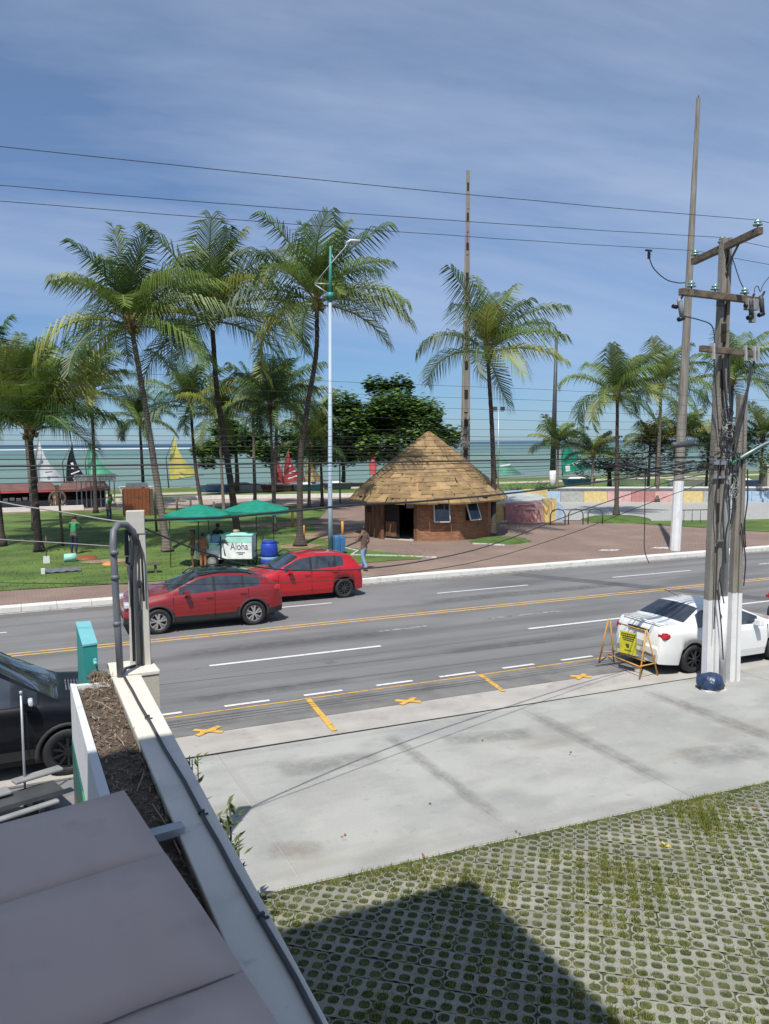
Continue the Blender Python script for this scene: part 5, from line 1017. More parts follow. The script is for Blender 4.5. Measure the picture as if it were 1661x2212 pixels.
def parasol(label, loc, r_, h, tilt, sag=.0):
    t = thing('parasol', label, 'parasol', loc, 0, world_coords=False)
    d = MB(); d.tube([(0,0,0),(tilt[0]*h,tilt[1]*h,h)], .022, 8); d.build('pole', M['steel_dark'], t)
    c = Vector((tilt[0]*h, tilt[1]*h, h)); n = 8; prof = [(.03,.02),(.35,-.10),(.7,-.24),(1.0,-.36),(1.0,-.52)]
    for s_ in range(n):
        d = MB(); vs = []
        for q, z in prof:
            for e in (0,.5,1):
                a = 2*math.pi*(s_+e)/n; rr = r_*q*(1 if e != .5 else .955); vs.append(c+Vector((rr*math.cos(a), rr*math.sin(a), z*1.0*r_/1.1*.8-(.03*q if e == .5 else 0)+.05)))
        d.add(vs, [(i*3+j, i*3+j+1, (i+1)*3+j+1, (i+1)*3+j) for i in range(len(prof)-1) for j in (0,1)], smooth=False); d.build('canopy_panel', M['parasol'], t)
    d = MB(); [d.tube([c+Vector((0,0,-.45)), c+Vector((r_*.6*math.cos(2*math.pi*k/n), r_*.6*math.sin(2*math.pi*k/n), -.19))], .007, 4) for k in range(n)]; d.build('ribs', M['steel_dark'], t)
    return t
parasol('open green parasol over the left end of the drinks cart', pk(6.63,32.75), 1.36, 2.42, (.02,0))
parasol('open green parasol over the right end of the drinks cart, set a little higher', pk(9.0,32.6), 1.36, 2.52, (.02,.01))
for k, (x, y) in enumerate([(5.55,32.9),(7.2,33.3),(8.35,33.4),(9.95,33.2)]):
    d = MB(); d.tube([pk(x,y), pk(x,y)+Vector((0,0,2.0))], .018, 6); tag(d.build('stake', M['timber'] if k == 2 else M['steel_dark']), ['thin dark stake left of the woman in the straw hat','thin dark stake behind the left end of the drinks cart','timber stake behind the right end of the drinks cart','thin dark stake behind the blue drum'][k], 'stake', 'stakes behind the drinks cart')
dm = thing('plastic_drum', 'tall bright blue plastic drum with a paler lower half right of the drinks cart', 'drum', pk(9.15,31.2), world_coords=False)
d = MB(); d.lathe((0,0,0), [(.001,.42),(.30,.42),(.33,.55),(.33,.80),(.31,.95),(.27,1.0),(.001,1.0)], 20); d.build('upper_shell', M['drum'], dm)
d = MB(); d.lathe((0,0,0), [(.001,0),(.29,0),(.31,.06),(.32,.2),(.33,.22),(.32,.25),(.325,.40),(.315,.418)], 20); d.build('lower_shell', M['drum'], dm)
d = MB(); d.lathe((0,0,0), [(.325,.34),(.335,.36),(.335,.43),(.325,.45)], 20); d.build('hoop', M['drum_pale'], dm)
d = MB(); d.lathe((0,0,0), [(.28,1.0),(.30,1.01),(.30,1.05),(.24,1.06),(.001,1.05)], 20); d.build('lid', M['drum'], dm)
bn_ = thing('litter_bin', 'slim twin blue litter bin strapped to the street lamp post', 'litter bin', pk(13.1,33.6), world_coords=False)
for s_ in (-1, 1):
    d = MB(); d.box((s_*.12,0,.42), (.22,.30,.66), taper=1.12); d.box((s_*.12,0,.79), (.23,.30,.08), taper=.8); d.build('bin_body', M['bin'], bn_, bevel=.03)
d = MB(); d.box((0,.02,.03), (.4,.3,.06)); d.build('foot', M['steel_dark'], bn_)
# small things on the lawn
d = MB(); c = pk(1.5,33.7); 
for k in range(8):
    x0_ = c.x-.68+k*.17; d.add([(x0_, c.y-.16, PZ+.05+.03*(k % 2)), (x0_+.17, c.y-.14, PZ+.05+.03*((k+1) % 2)), (x0_+.19, c.y+.20, PZ+.16+.02*((k+1) % 2)), (x0_+.02, c.y+.17, PZ+.15+.02*(k % 2))], [(0,1,2,3)])
d.add([(c.x-.68,c.y-.16,PZ+.05),(c.x+.68,c.y-.16,PZ+.05),(c.x+.68,c.y-.15,PZ+.0),(c.x-.68,c.y-.15,PZ)], [(0,1,2,3)], 1)
d.box((c.x-.66,c.y-.1,PZ+.12), (.14,.14,.2), m=2); tag(d.build('folded_sheet', [M['slate'], M['black'], M['frame_white']]), 'crumpled grey sheet with a white end lying on the front lawn', 'sheet')
wb = thing('wooden_bench', 'low rough wooden bench at the lawn edge just right of the service post', 'bench', (0,0,0)); p = pk(4.3,32.0); wb.location = p
d = MB(); 
for i in range(3): d.box((p.x, p.y+.16*(i-1), PZ+.36+.01*i), (1.25,.14,.04), R(-6)); 
d.build('seat', M['timber'], wb)
for s_ in (-1, 1):
    d = MB(); d.box((p.x+s_*.5, p.y, PZ+.17), (.08,.4,.34), R(-6)); d.build('leg', M['timber'], wb)
sv = thing('shovel', 'white bladed shovel stuck upright in the lawn in front of a palm', 'shovel', pk(1.05,36.6)); p = pk(1.05,36.6)
d = MB(); d.tube([p+Vector((0,0,.3)), p+Vector((.02,-.02,1.15))], .02, 6); d.build('handle', M['timber'], sv)
d = MB(); d.box(p+Vector((0,0,.16)), (.26,.03,.32), taper=.9); d.build('blade', M['frame_white'], sv)
for k, (x, y, r_, h, m_, l) in enumerate([(2.0,36.7,.19,.42,'mint','tipped mint green pail on the lawn by the shovel'),(3.45,35.0,.22,.14,'orange','orange tray lying on the lawn near the gardener'),(2.7,37.3,.3,.16,'wood_red','brown heap of earth beside the gardener')]):
    d = MB(); p = pk(x, y)
    if k == 0: d.tube([p+Vector((-.25,0,r_)), p+Vector((.22,0,r_*.9))], [r_*.8, r_], 14)
    else: d.lathe(p, [(r_*1.6,0),(r_*1.3,h*.6),(r_*.6,h),(.001,h*1.05)], 12)
    tag(d.build(['pail','tray','earth_heap'][k], M[m_]), l, ['pail','tray','heap'][k])

# ------------------------------------------------------------------ coconut palms
WIND = Vector((.9, -.25, 0))
def frond(L, az, el, droop, wind, q, lw=1.0):
    """one pinnate leaf as a mesh in coordinates local to the crown"""
    d = MB(); n = 14; pts = []; p = Vector((0,0,0)); dirs = []
    for i in range(n+1):
        s_ = i/n; e = el-droop*s_**1.25; v = Vector((math.cos(az)*math.cos(e), math.sin(az)*math.cos(e), math.sin(e)))
        v = (v+WIND*wind*s_).normalized(); pts.append(p.copy()); dirs.append(v); p = p+v*L/n
    d.tube(pts, [.035*(1-.85*i/n)*L/3.6+.004 for i in range(n+1)], 4, 1, False)
    m = int(48*lw); bow = q.uniform(.6,1.15)
    for i in range(m):
        s_ = .13+.87*(i+.5)/m; f_ = s_*n; a = min(int(f_), n-1); c = pts[a].lerp(pts[a+1], f_-a); t_ = dirs[a]
        side0 = t_.cross(Vector((0,0,1)))
        if side0.length < .05: side0 = Vector((-math.sin(az), math.cos(az), 0))
        side0.normalize(); up_ = side0.cross(t_).normalized()
        ll = L*.375*(math.sin(math.pi*min(1, (s_*.86+.10)))**.75)*q.uniform(.85,1.1)+.05*L*(s_ > .9)
        for sg_ in (-1, 1):
            if q.random() < .03: continue
            v = (side0*sg_*(1-.45*s_)+t_*(.35+.7*s_)+up_*q.uniform(.05,.35)).normalized()
            w = t_*(.017+.010*L/3.6)*1.15
            dr = Vector((0,0,-1))*(bow+q.uniform(-.08,.15)); wn = WIND*wind*.35
            e1 = c+v*ll*.5+wn*ll*.3; e2 = c+(v+dr*.55+wn).normalized()*ll*.97+dr*ll*.16
            d.add([c-w, c+w, e1+w*.9, e1-w*.9, e2], [(0,1,2,3),(3,2,4)])
    return d
def palm(label, base, top, mids=(), Lf=3.6, nf=24, r0=.17, wind=.35, seed=1, trunk='trunk', yellow=.2, dark=.35, group=None, flare=1.6, skirt=True, old=6, nuts=True, lw=1.0, upright=0, dk=1.0):
    Lf *= 1.09; q = random.Random(seed); base = Vector(base); top = Vector(top); r0 *= .84; t = thing('coconut_palm', label, 'palm tree', base, 0, group)
    P = [base]+[Vector(m_) for m_ in mids]+[top]; pts = []
    for i in range(len(P)-1):
        p0, p1, p2, p3 = P[max(i-1,0)], P[i], P[i+1], P[min(i+2,len(P)-1)]
        for s_ in range(6): u_ = s_/6; pts.append(.5*((2*p1)+(p2-p0)*u_+(2*p0-5*p1+4*p2-p3)*u_**2+(3*p1-p0-3*p2+p3)*u_**3))
    pts.append(P[-1]); k = len(pts)-1; h = top.z-base.z; out_ = []; rr = []
    for i in range(4*k+1):
        f_ = i/4; a = min(int(f_), k-1); p = pts[a].lerp(pts[a+1], f_-a); s_ = (p.z-base.z)/h
        out_.append(p+Vector((q.uniform(-.008,.008), q.uniform(-.008,.008), 0))); rr.append(r0*(1-.38*s_+(flare-1)*max(0, 1-s_*h/.8)**2)*(1+.05*(i % 2)))
    d = MB(); d.tube(out_, rr, 10); d.build('trunk', M[trunk], t)
    ax = (pts[-1]-pts[-3]).normalized(); c0 = top+ax*.1
    if skirt:
        d = MB(); d.tube([top-ax*.30, top, top+ax*.35, top+ax*.7], [r0*.62, r0*1.15, r0*1.3, r0*.5], 8)
        for _ in range(9): a = q.uniform(0,6.28); b_ = top+Vector((math.cos(a),math.sin(a),0))*r0*.9; d.bar(b_, b_+Vector((math.cos(a)*.28, math.sin(a)*.28, q.uniform(-.35,.25))), .06, .02)
        d.build('leaf_sheath', M['fibre'], t)
    if nuts:
        for _ in range(5): d = MB(); a = q.uniform(0,6.28); p = top+Vector((math.cos(a)*.26, math.sin(a)*.26, q.uniform(-.12,.12))); d.ball(p, .11, 7, sq=1.2); d.build('coconut', M['coconut'], t)
    nf = int(nf*.84)
    for i in range(nf):
        u_ = i/(nf-1); az = i*2.39996+q.uniform(-.25,.25); el = R(86-(86+old)*u_**1.1)+R(q.uniform(-7,7)); L = Lf*q.uniform(.86,1.08)*(1 if u_ > .15 else .85)
        dr = R(34+52*min(1, u_*1.3))*q.uniform(.75,1.2)*dk; 
        if upright: el = el*.6+R(70)*.4*upright; dr *= 1-.35*upright
        d = frond(L, az, el, dr, wind*q.uniform(.7,1.3), q, lw); x = q.random()
        m_ = 'frond_yellow' if (x < yellow and u_ > .25) else ('frond_dark' if x > 1-dark else 'frond')
        o = d.build('frond', [M[m_], M['rachis']], t, off=(0,0,0)); o.location = c0-base+ax*.25*(1-u_)
    return t
def P3(x, y, z): return (pk(x,y).x, pk(x,y).y, z)
def Pm(x, y, z): return (x, y, z)
palm('tall leaning coconut palm with a pale ringed trunk just right of the service post', P3(6.28,38.01,PZ), Pm(5.02,38.0,10.1), [Pm(5.80,38.0,4.1),Pm(5.45,38.0,7.0)], 4.3, 28, .20, .22, 4, yellow=.12, flare=1.9)
palm('tallest dark trunked coconut palm rising behind the drinks cart', P3(10.45,41.25,PZ), Pm(9.35,41.2,11.0), [Pm(9.85,41.2,5.1),Pm(9.52,41.2,7.5)], 4.9, 28, .22, .22, 5, trunk='trunk_dark', yellow=.15, flare=1.3)
palm('tall coconut palm with a curved trunk and flared base left of the blue street lamp', P3(12.41,37.04,PZ), Pm(13.35,36.8,11.4), [Pm(12.45,36.9,4.0),Pm(12.85,36.9,6.7),Pm(13.30,36.8,9.3)], 4.4, 28, .19, .42, 10, yellow=.12, flare=2.4, trunk='trunk_dark')
palm('coconut palm standing on the round grass mound beside the thatched kiosk', P3(22.3,35.3,PZ+.2), Pm(22.1,35.6,9.3), [Pm(22.3,35.4,4.5)], 4.1, 21, .17, .45, 13, trunk='trunk_dark', yellow=.25, flare=1.2)
palm('windswept coconut palm on the grass mound at the edge of the skate bowl', P3(34.84,40.6,PZ+.2), Pm(34.75,40.6,7.6), [Pm(34.8,40.6,4)], 3.5, 22, .17, .75, 23, trunk='trunk_dark', yellow=.1, flare=1.8)
palm('short bushy coconut palm with a very full yellow green crown on the left lawn', P3(.88,40.84,PZ), Pm(.70,40.8,5.4), [Pm(.8,40.8,2.9)], 4.4, 30, .20, .25, 33, old=-24, dk=.8, yellow=.5, dark=.12, flare=1.7, trunk='trunk_dark')
palm('coconut palm cut by the left edge of the picture, its trunk dark', P3(-.75,43.9,PZ), Pm(-1.0,43.9,6.8), [], 4.3, 26, .22, .25, 43, old=-15, dk=.85, yellow=.5, trunk='trunk_dark', flare=1.6)
palm('pale thin trunk palm just right of the leftmost one', P3(.95,51.5,PZ), Pm(.6,51.5,7.8), [], 3.6, 20, .19, .3, 44, yellow=.25)
palm('slim straight palm in front of the red roofed stalls', P3(5.23,62.0,PZ), Pm(5.25,62,8.5), [], 4.0, 24, .17, .3, 53, trunk='trunk_dark', yellow=.15)
palm('small dark palm seen left of the leaning trunk', P3(9.5,68.0,PZ), Pm(9.35,68,6.7), [], 2.9, 20, .17, .3, 63, trunk='trunk_dark', yellow=.05, dark=.6)
palm('medium dark palm standing between the two tallest palms', P3(12.17,58.28,PZ), Pm(11.5,58,7.4), [Pm(11.7,58,3.6)], 3.9, 24, .17, .3, 73, trunk='trunk_dark', yellow=.15)
palm('medium palm with a pale trunk behind the right green parasol', P3(16.84,61.0,PZ), Pm(16.7,60.6,7.9), [], 3.3, 22, .17, .3, 83, yellow=.35)
palm('dark palm with a heavy round crown left of the curved trunk palm', P3(16.26,54.3,PZ), Pm(16.6,54,7.4), [Pm(16.4,54,3.6)], 3.9, 28, .17, .35, 93, trunk='trunk_dark', yellow=.1, dark=.55)
palm('thin grey trunk palm behind the right green parasol, its crown lost among the others', P3(13.25,43.96,PZ), Pm(13.1,43.9,6.9), [], 2.8, 16, .13, .35, 103, yellow=.2)
palm('slender palm trunk beside the tallest palm', P3(13.21,56.0,PZ), Pm(13.0,56,6.6), [], 3.0, 16, .14, .3, 113, yellow=.2)
palm('low yellowish palm behind the blue street lamp', P3(22.0,60.0,PZ), Pm(21.9,60,6.2), [], 3.2, 18, .15, .35, 123, yellow=.6, dark=.1)
palm('second yellowish palm farther right behind the street lamp, beside the broad tree', P3(20.2,58.0,PZ), Pm(20.3,58,4.6), [], 3.0, 16, .15, .35, 124, yellow=.5, dark=.1)
palm('thin dark palm far behind the windswept one', P3(46.5,54,PZ), Pm(46.2,54,8.6), [], 2.3, 14, .14, .7, 133, trunk='trunk_dark')
palm('tall wind combed palm at the right edge behind the power poles', P3(52,47.5,PZ), Pm(52.2,47.5,9.6), [Pm(52.1,47.5,5)], 4.3, 24, .25, .7, 143, trunk='trunk_dark', yellow=.15)
palm('palm partly hidden behind the tall white based pole', P3(47.0,50,PZ), Pm(47.2,50,9.2), [], 3.8, 20, .2, .6, 153, yellow=.15)
for k, (x, y, h, L, s_, l) in enumerate([(44.6,60,4.4,3.0,1,'short shaggy palm by the green sail'),(46.5,57.5,3.6,2.6,2,'lowest tufted palm left of the windswept palm trunk'),(52.5,57.0,4.6,2.8,3,'yellow tinged bushy palm right of the windswept palm'),(55.5,56,5.2,3.2,4,'full bushy palm left of the tall white based pole'),(57.5,55,4.2,3.2,5,'bushy palm directly behind the tall white based pole'),(58.5,50,5.0,3.0,6,'dark bushy palm between the tall pole and the power poles')]):
    palm(l, P3(x,y,PZ), Pm(x-.3,y-.5,h), [], L, 20, .16, .5, 200+s_, yellow=.4 if k in (2,3) else .15, nuts=False, upright=.6)

# ------------------------------------------------------------------ broad leaved trees
def tree(label, x, y, h, rx, ry, z0, nleaf, seed, m_='leaf', leaf=.26, layered=True, trunk_r=.22):
    q = random.Random(seed); b = pk(x, y); t = thing('broadleaf_tree', label, 'tree', b); 
    tr = MB(); top = Vector((b.x, b.y, z0+(h-z0)*.45)); tr.tube([b, b+Vector((.1,0,(z0)*.6)), top], [trunk_r*1.3, trunk_r, trunk_r*.6], 9)
    cl = []; n = 34
    for i in range(n):
        a = i*2.4+q.uniform(-.3,.3); rr = math.sqrt((i+.6)/n)*q.uniform(.8,1.08); zz = z0+(h-z0)*(1-rr**2*.78)*q.uniform(.45,1.02)
        c = Vector((b.x+rx*rr*math.cos(a), b.y+ry*rr*math.sin(a), zz)); cl.append((c, q.uniform(.7,1.25)*rx*.22))
        if i % 2 == 0: m2 = top.lerp(c, .5)+Vector((0,0,-.25)); tr.tube([top-Vector((0,0,.3+.2*q.random())), m2, c], [trunk_r*.45, trunk_r*.25, .03], 5, 0, False)
    tr.build('trunk', M['bark'], t)
    d = MB()
    for _ in range(nleaf):
        c, r_ = q.choice(cl); v = Vector((q.gauss(0,1), q.gauss(0,1), q.gauss(0,.55 if layered else .8))); v = v/max(.6, v.length)*r_*q.uniform(.55,1.12)
        p = c+v; a = q.uniform(0,6.28); l = leaf*q.uniform(.6,1.25); u_ = Vector((math.cos(a), math.sin(a), q.uniform(-.45,.2)))*l; w = Vector((-math.sin(a), math.cos(a), q.uniform(-.25,.25)))*l*.42
        d.add([p, p+u_*.55+w, p+u_, p+u_*.55-w], [(0,1,2,3)])
    d.build('crown', M[m_], t, kind='stuff')
    return t
tree('broad layered almond tree with big dark leaves behind the thatched kiosk', 27.3,58.5, 10.3, 5.4, 4.6, 3.0, 24000, 1, leaf=.42)
tree('dense dark tree lower left of the broad almond tree', 30.5,86.0, 7.2, 5.0, 4.2, 3.0, 8000, 2, leaf=.5)
tree('compact dark tree beside the yellow sail', 20.2,80.0, 7.4, 4.0, 3.4, 2.6, 14000, 3, leaf=.42)
tree('low spreading tree hiding the beach right of the curved palm', 34.5,87.0, 5.8, 4.4, 3.6, 2.4, 7000, 4, leaf=.5)
tree('golden green round tree behind the promenade left of the tall pole', 53.5,57.0, 7.6, 2.7, 2.7, 2.0, 4500, 5, 'leaf_yellow', .24, False)
tree('low green tree under the golden one', 50.5,60, 4.4, 3.4, 2.4, 1.4, 3500, 6, leaf=.26)
tree('dark tree between the tall white based pole and the power poles', 58.5,53, 6.8, 3.4, 3, 1.8, 4500, 7, leaf=.28)
tree('dark green tree at the right edge of the picture', 57.5,44.0, 7.2, 4.2, 3.4, 1.8, 5000, 8, leaf=.28)
tree('farther low trees edge right of the power poles', 66,46, 6.0, 5, 3, 1.4, 4000, 9, leaf=.3)
for k, (x, y) in enumerate([(41.5,66),(43.6,65),(46,64.5),(38.8,68)]):
    d = MB(); q = random.Random(k); p = pk(x, y)
    for _ in range(500): v = Vector((q.gauss(0,.6), q.gauss(0,.4), abs(q.gauss(0,.45)))); a = q.uniform(0,6.28); u_ = Vector((math.cos(a), math.sin(a), .3))*.2; d.add([p+v, p+v+u_*.5+Vector((-u_.y,u_.x,0))*.4, p+v+u_, p+v+u_*.5-Vector((-u_.y,u_.x,0))*.4], [(0,1,2,3)])
    tag(d.build('hedge_bush', M['leaf']), ['low green bush directly under the floodlight post','low green bush second from the left by the promenade','low green bush nearest the mast with the white foot','low green bush closest to the kiosk roof'][k], 'bush', 'low bushes along the promenade')

# ------------------------------------------------------------------ thatched kiosk
HC = Vector((19.95, 38.0, PZ)); NF = 10; RW = 3.42; RE = 4.15; A00 = math.atan2(-HC.y, -HC.x)+R(8)
hut = thing('kiosk', 'round brick kiosk under a steep roof of overlapping brown shingles', 'kiosk', HC)
def hp(r_, a, z): return Vector((HC.x+r_*math.cos(a), HC.y+r_*math.sin(a), PZ+z))
def facet(k): return A00+2*math.pi*(k-.5)/NF, A00+2*math.pi*(k+.5)/NF
# facets: 0 faces the camera; negative index = to the left
for k in range(NF):
    a0, a1 = facet(k); p0, p1 = hp(RW,a0,0), hp(RW,a1,0); kk = k if k <= NF//2 else k-NF
    nrm = Vector((math.cos((a0+a1)/2), math.sin((a0+a1)/2), 0)); u_ = (p1-p0).normalized(); w = (p1-p0).length; ang = math.atan2(u_.y, u_.x)
    def wallbit(u0, u1, z0, z1, m_, name, o=0, th=.16):
        c = p0+u_*((u0+u1)/2*w)+Vector((0,0,(z0+z1)/2))-nrm*(th/2-o); d = MB(); d.box(c, ((u1-u0)*w, th, z1-z0), ang); return d.build(name, M[m_], hut)
    if kk in (-1, ):      # doorway facet
        wallbit(0,.10,0,2.2,'hut_wood','door_post'); wallbit(.92,1,0,2.2,'hut_wood','door_post'); wallbit(.10,.92,1.98,2.2,'hut_wood','lintel')
        wallbit(.12,.50,0,1.96,'hut_dark','door', -.10, .05); wallbit(.14,.44,.15,.9,'hut_wood','door_panel', -.06,.03); wallbit(.5,.9,.0,.03,'plaster','threshold',.05,.3)
    elif kk in (-2, -3):
        for q in range(9): wallbit(q/9+.004,(q+1)/9-.004,0,2.2,'hut_wood','wall_board',.012*(q % 2))
        if kk == -2: wallbit(.18,.42,1.25,1.8,'hut_dark','small_window',.03,.04)
    elif kk in (0, 1):
        u0, u1 = (.40,.76) if kk == 0 else (.22,.58)
        wallbit(0,u0,0,2.2,'hut_brick','brick_wall'); wallbit(u1,1,0,2.2,'hut_brick','brick_wall'); wallbit(u0,u1,0,.95,'hut_brick','brick_wall'); wallbit(u0,u1,1.88,2.2,'hut_wood','lintel')
        wallbit(u0,u1,.95,1.88,'hut_dark','window_recess',-.10,.04)
        # outward tilted sash
        wm = MB(); ti = R(16 if kk == 0 else 22); ww = (u1-u0)*w; hh = .93; c = p0+u_*((u0+u1)/2*w)+Vector((0,0,1.86)); dn = (Vector((0,0,-1))*math.cos(ti)+nrm*math.sin(ti))
        win = MB(); win.bar(c+nrm*.02-u_*ww/2, c+nrm*.02+u_*ww/2, .05, .05); win.bar(c+dn*hh-u_*ww/2, c+dn*hh+u_*ww/2, .05, .05)
        for s_ in (-1,1): win.bar(c+u_*s_*ww/2+nrm*.02, c+u_*s_*ww/2+dn*hh, .045, .05)
        wo = win.build('window', M['frame_white'], hut)
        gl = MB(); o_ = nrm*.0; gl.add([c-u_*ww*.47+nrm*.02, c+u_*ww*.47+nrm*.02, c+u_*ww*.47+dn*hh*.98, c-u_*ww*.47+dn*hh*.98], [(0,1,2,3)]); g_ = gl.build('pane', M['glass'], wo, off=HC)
    else: wallbit(0,1,0,2.2,'hut_brick','brick_wall')
d = MB(); d.box(hp(RW*.62, A00-R(30), 1.7)-Vector((0,0,0)), (.7,.06,.35), A00+math.pi/2); d.build('hanging_sign', M['frame_white'], hut)
fl = MB(); fl.prism([tuple(hp(RW*.97, A00+2*math.pi*(k+.5)/NF, 0)[:2]) for k in range(NF)], PZ+.0, PZ+.04); fl.build('floor', M['plaster'], hut)
d = MB(); d.lathe(HC, [(RW*.9,2.25),(RE*.96,2.08),(RE*.5,3.6),(.05,5.2)], NF*2); d.build('roof_deck', M['shingle_under'], hut)
def roofprof(s_):   # s 0 at the eave, 1 at the apex: radius, height
    return RE*(1-s_)**.94+.05, 1.98+3.30*(s_**.92 if s_ < .5 else .5**.92+(s_-.5)*1.02)
NC = 19; items = []
for c_ in range(NC):
    r0_, z0_ = roofprof(c_/NC); n = max(9, int(2*math.pi*r0_/.56))
    for j in range(n):
        a = 2*math.pi*(j+.5*(c_ % 2)+rnd.uniform(-.12,.12))/n; items.append((c_, a, 2*math.pi/n))
cdir = math.atan2(-HC.y, -HC.x)
items.sort(key=lambda it: abs((it[1]-cdir+math.pi) % (2*math.pi)-math.pi))
rest = MB(); roof = MB()
def shingle(mb, c_, a, da):
    r0_, z0_ = roofprof(c_/NC); r1_, z1_ = roofprof((c_+1.35)/NC if c_ < NC-1 else 1)
    th = .075; j0 = rnd.uniform(-.05,.03); out_ = rnd.uniform(.05,.13); vs = []
    for (r_, z_, o_) in ((r0_+out_-j0*.5, z0_-.03+j0*.5, 1), (r1_+.015, z1_+.02, 0)):
        for e in (-.5,.5):
            sag_ = math.cos(math.pi/NF)/math.cos(((a+e*da-A00+math.pi/NF) % (2*math.pi/NF))-math.pi/NF); R_ = r_*sag_
            vs += [hp(R_, a+e*da*.97, z_-PZ+PZ-.0), hp(R_-.02*o_, a+e*da*.97, z_-th)]
    for v in vs: v.z += rnd.uniform(-.018,.018)
    mb.add(vs, [(0,2,6,4),(1,5,7,3),(0,1,3,2),(0,4,5,1),(2,3,7,6)])
rf = MB(); rf.lathe(HC, [(.30,4.98),(.22,5.16),(.10,5.32),(.001,5.40)], 10); ro = rf.build('roof_cap', M['kerb'], hut)
for i, it in enumerate(items):
    if i < 290: d = MB(); shingle(d, *it); d.build('shingle', M['shingle'], hut)
    else: shingle(rest, *it)
rest.build('rear_shingles', M['shingle'], hut, kind='stuff')

# ------------------------------------------------------------------ tall concrete masts, lamps
m1 = thing('concrete_mast', 'very tall tapering grey mast with a whitewashed foot on the right pavement', 'mast', (26.45,26.95,PZ))
d = MB(); d.tube([(26.45,26.95,PZ),(26.55,26.93,3.2)], [.235,.225], 10, smooth=False); d.build('painted_foot', M['pole_paint'], m1)
d = MB(); pts = [(26.55+.028*z, 26.93-.008*z, 3.2+z) for z in (0,4,8,12,16.2)]; d.tube(pts, [.222,.19,.155,.12,.085], 10, smooth=False); d.tube([pts[-1], Vector(pts[-1])+Vector((0,0,.25))], .03, 6); d.build('shaft', M['pole_conc'], m1)
m2 = thing('concrete_mast', 'tall ladder like concrete mast rising behind the kiosk', 'mast', (24.4,41.8,PZ))
d = MB(); hpost(d, 24.35, 41.8, PZ, 20.6, .66, .22, .42, .2, .22, R(-30), (.22,0)); d.build('shaft', M['pole_conc'], m2)
d = MB()
for i in range(30):
    z = 1.0+i*.65; k = 1-(z/20.6)*.66
    if i % 2: d.box((24.35+.22*z/20.6, 41.8-.1*k, z), (.60*k*.55, .12*k, .22), R(-30))
d.build('cross_web', M['pole_conc'], m2)
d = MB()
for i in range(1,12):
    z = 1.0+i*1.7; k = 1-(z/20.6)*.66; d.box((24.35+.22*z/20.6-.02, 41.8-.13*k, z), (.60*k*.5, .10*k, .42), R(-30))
d.build('web_opening_shade', M['hut_dark'], m2)  # near-black blocks imitate the shaded recess windows of the mast
lp = thing('street_lamp', 'slim pale blue street lamp post with a teal top and two outstretched arms', 'street lamp', (12.5,33.1,PZ))
d = MB(); d.tube([(12.5,33.1,PZ),(12.5,33.1,2.2),(12.62,33.08,11.3)], [.115,.10,.07], 12); d.build('post', M['lamp_blue'], lp)
d = MB(); d.tube([(12.615,33.08,11.0),(12.66,33.07,13.35)], [.085,.05], 10); d.tube([(12.62,33.08,11.15),(12.62,33.08,11.4)], .15, 10); d.build('sleeve', M['lamp_teal'], lp)
d = MB(); d.tube([(12.62,33.05,11.3),(12.0,33.25,11.72)], .028, 6); d.tube([(12.62,33.05,11.75),(12.0,33.25,11.78)], .028, 6)
d.tube([(11.98,33.26,11.75),(12.7,33.03,12.66),(13.25,32.9,13.3),(13.4,32.86,13.56)], .022, 6); d.tube([(12.64,33.08,13.1),(13.0,33.0,12.5)], .014, 5); d.build('arm', M['galv'], lp)
d = MB(); d.tube([(13.3,32.9,13.5),(13.5,32.85,13.62),(13.9,32.75,13.62)], [.05,.09,.07], 8, flat=.6); d.build('lamp_head', M['frame_white'], lp)
d = MB(); d.box((12.3,33.05,10.75), (.18,.1,.1)); d.build('junction_box', M['steel_dark'], lp)
d = MB(); c = pk(50.6,68.8); d.tube([c, c+Vector((0,0,1.9))], .32, 10); m3 = thing('concrete_mast', 'slender dark mast with a white foot standing on the promenade beyond the skate bowl', 'mast', c); d.build('painted_foot', M['pole_paint'], m3)
d = MB(); d.tube([c+Vector((0,0,1.9)), c+Vector((.2,-.1,15.2))], [.30,.13], 10); d.build('shaft', M['steel_dark'], m3)
fl_ = thing('floodlight', 'small twin headed floodlight on a thin pale post beyond the kiosk', 'floodlight', pk(41.5,65)); c = pk(41.5,65)
d = MB(); d.tube([c, c+Vector((.05,0,7.6))], [.09,.05], 8); d.tube([c+Vector((-.45,.1,7.6)), c+Vector((.55,-.1,7.6))], .03, 6); d.build('post', M['galv'], fl_)
for s_ in (-1, 1): d = MB(); d.box(c+Vector((.05+s_*.42,0,7.85)), (.42,.2,.36), R(15*s_)); d.build('lamp_head', M['steel_dark'], fl_)
for k, (x, y, h) in enumerate([(54,48,7.2),(24.3,62,5.8)]):
    c = pk(x, y); t = thing('promenade_lamp', ['thin promenade lamp at the right edge','small promenade lamp half hidden by the trees left of the kiosk'][k], 'street lamp', c); d = MB(); d.tube([c, c+Vector((0,0,h))], [.08,.05], 8); d.build('post', M['galv'], t); d = MB(); d.lathe(c+Vector((0,0,h)), [(.03,0),(.32,.05),(.25,.15),(.001,.2)], 10); d.build('lamp_head', M['steel_dark'], t)

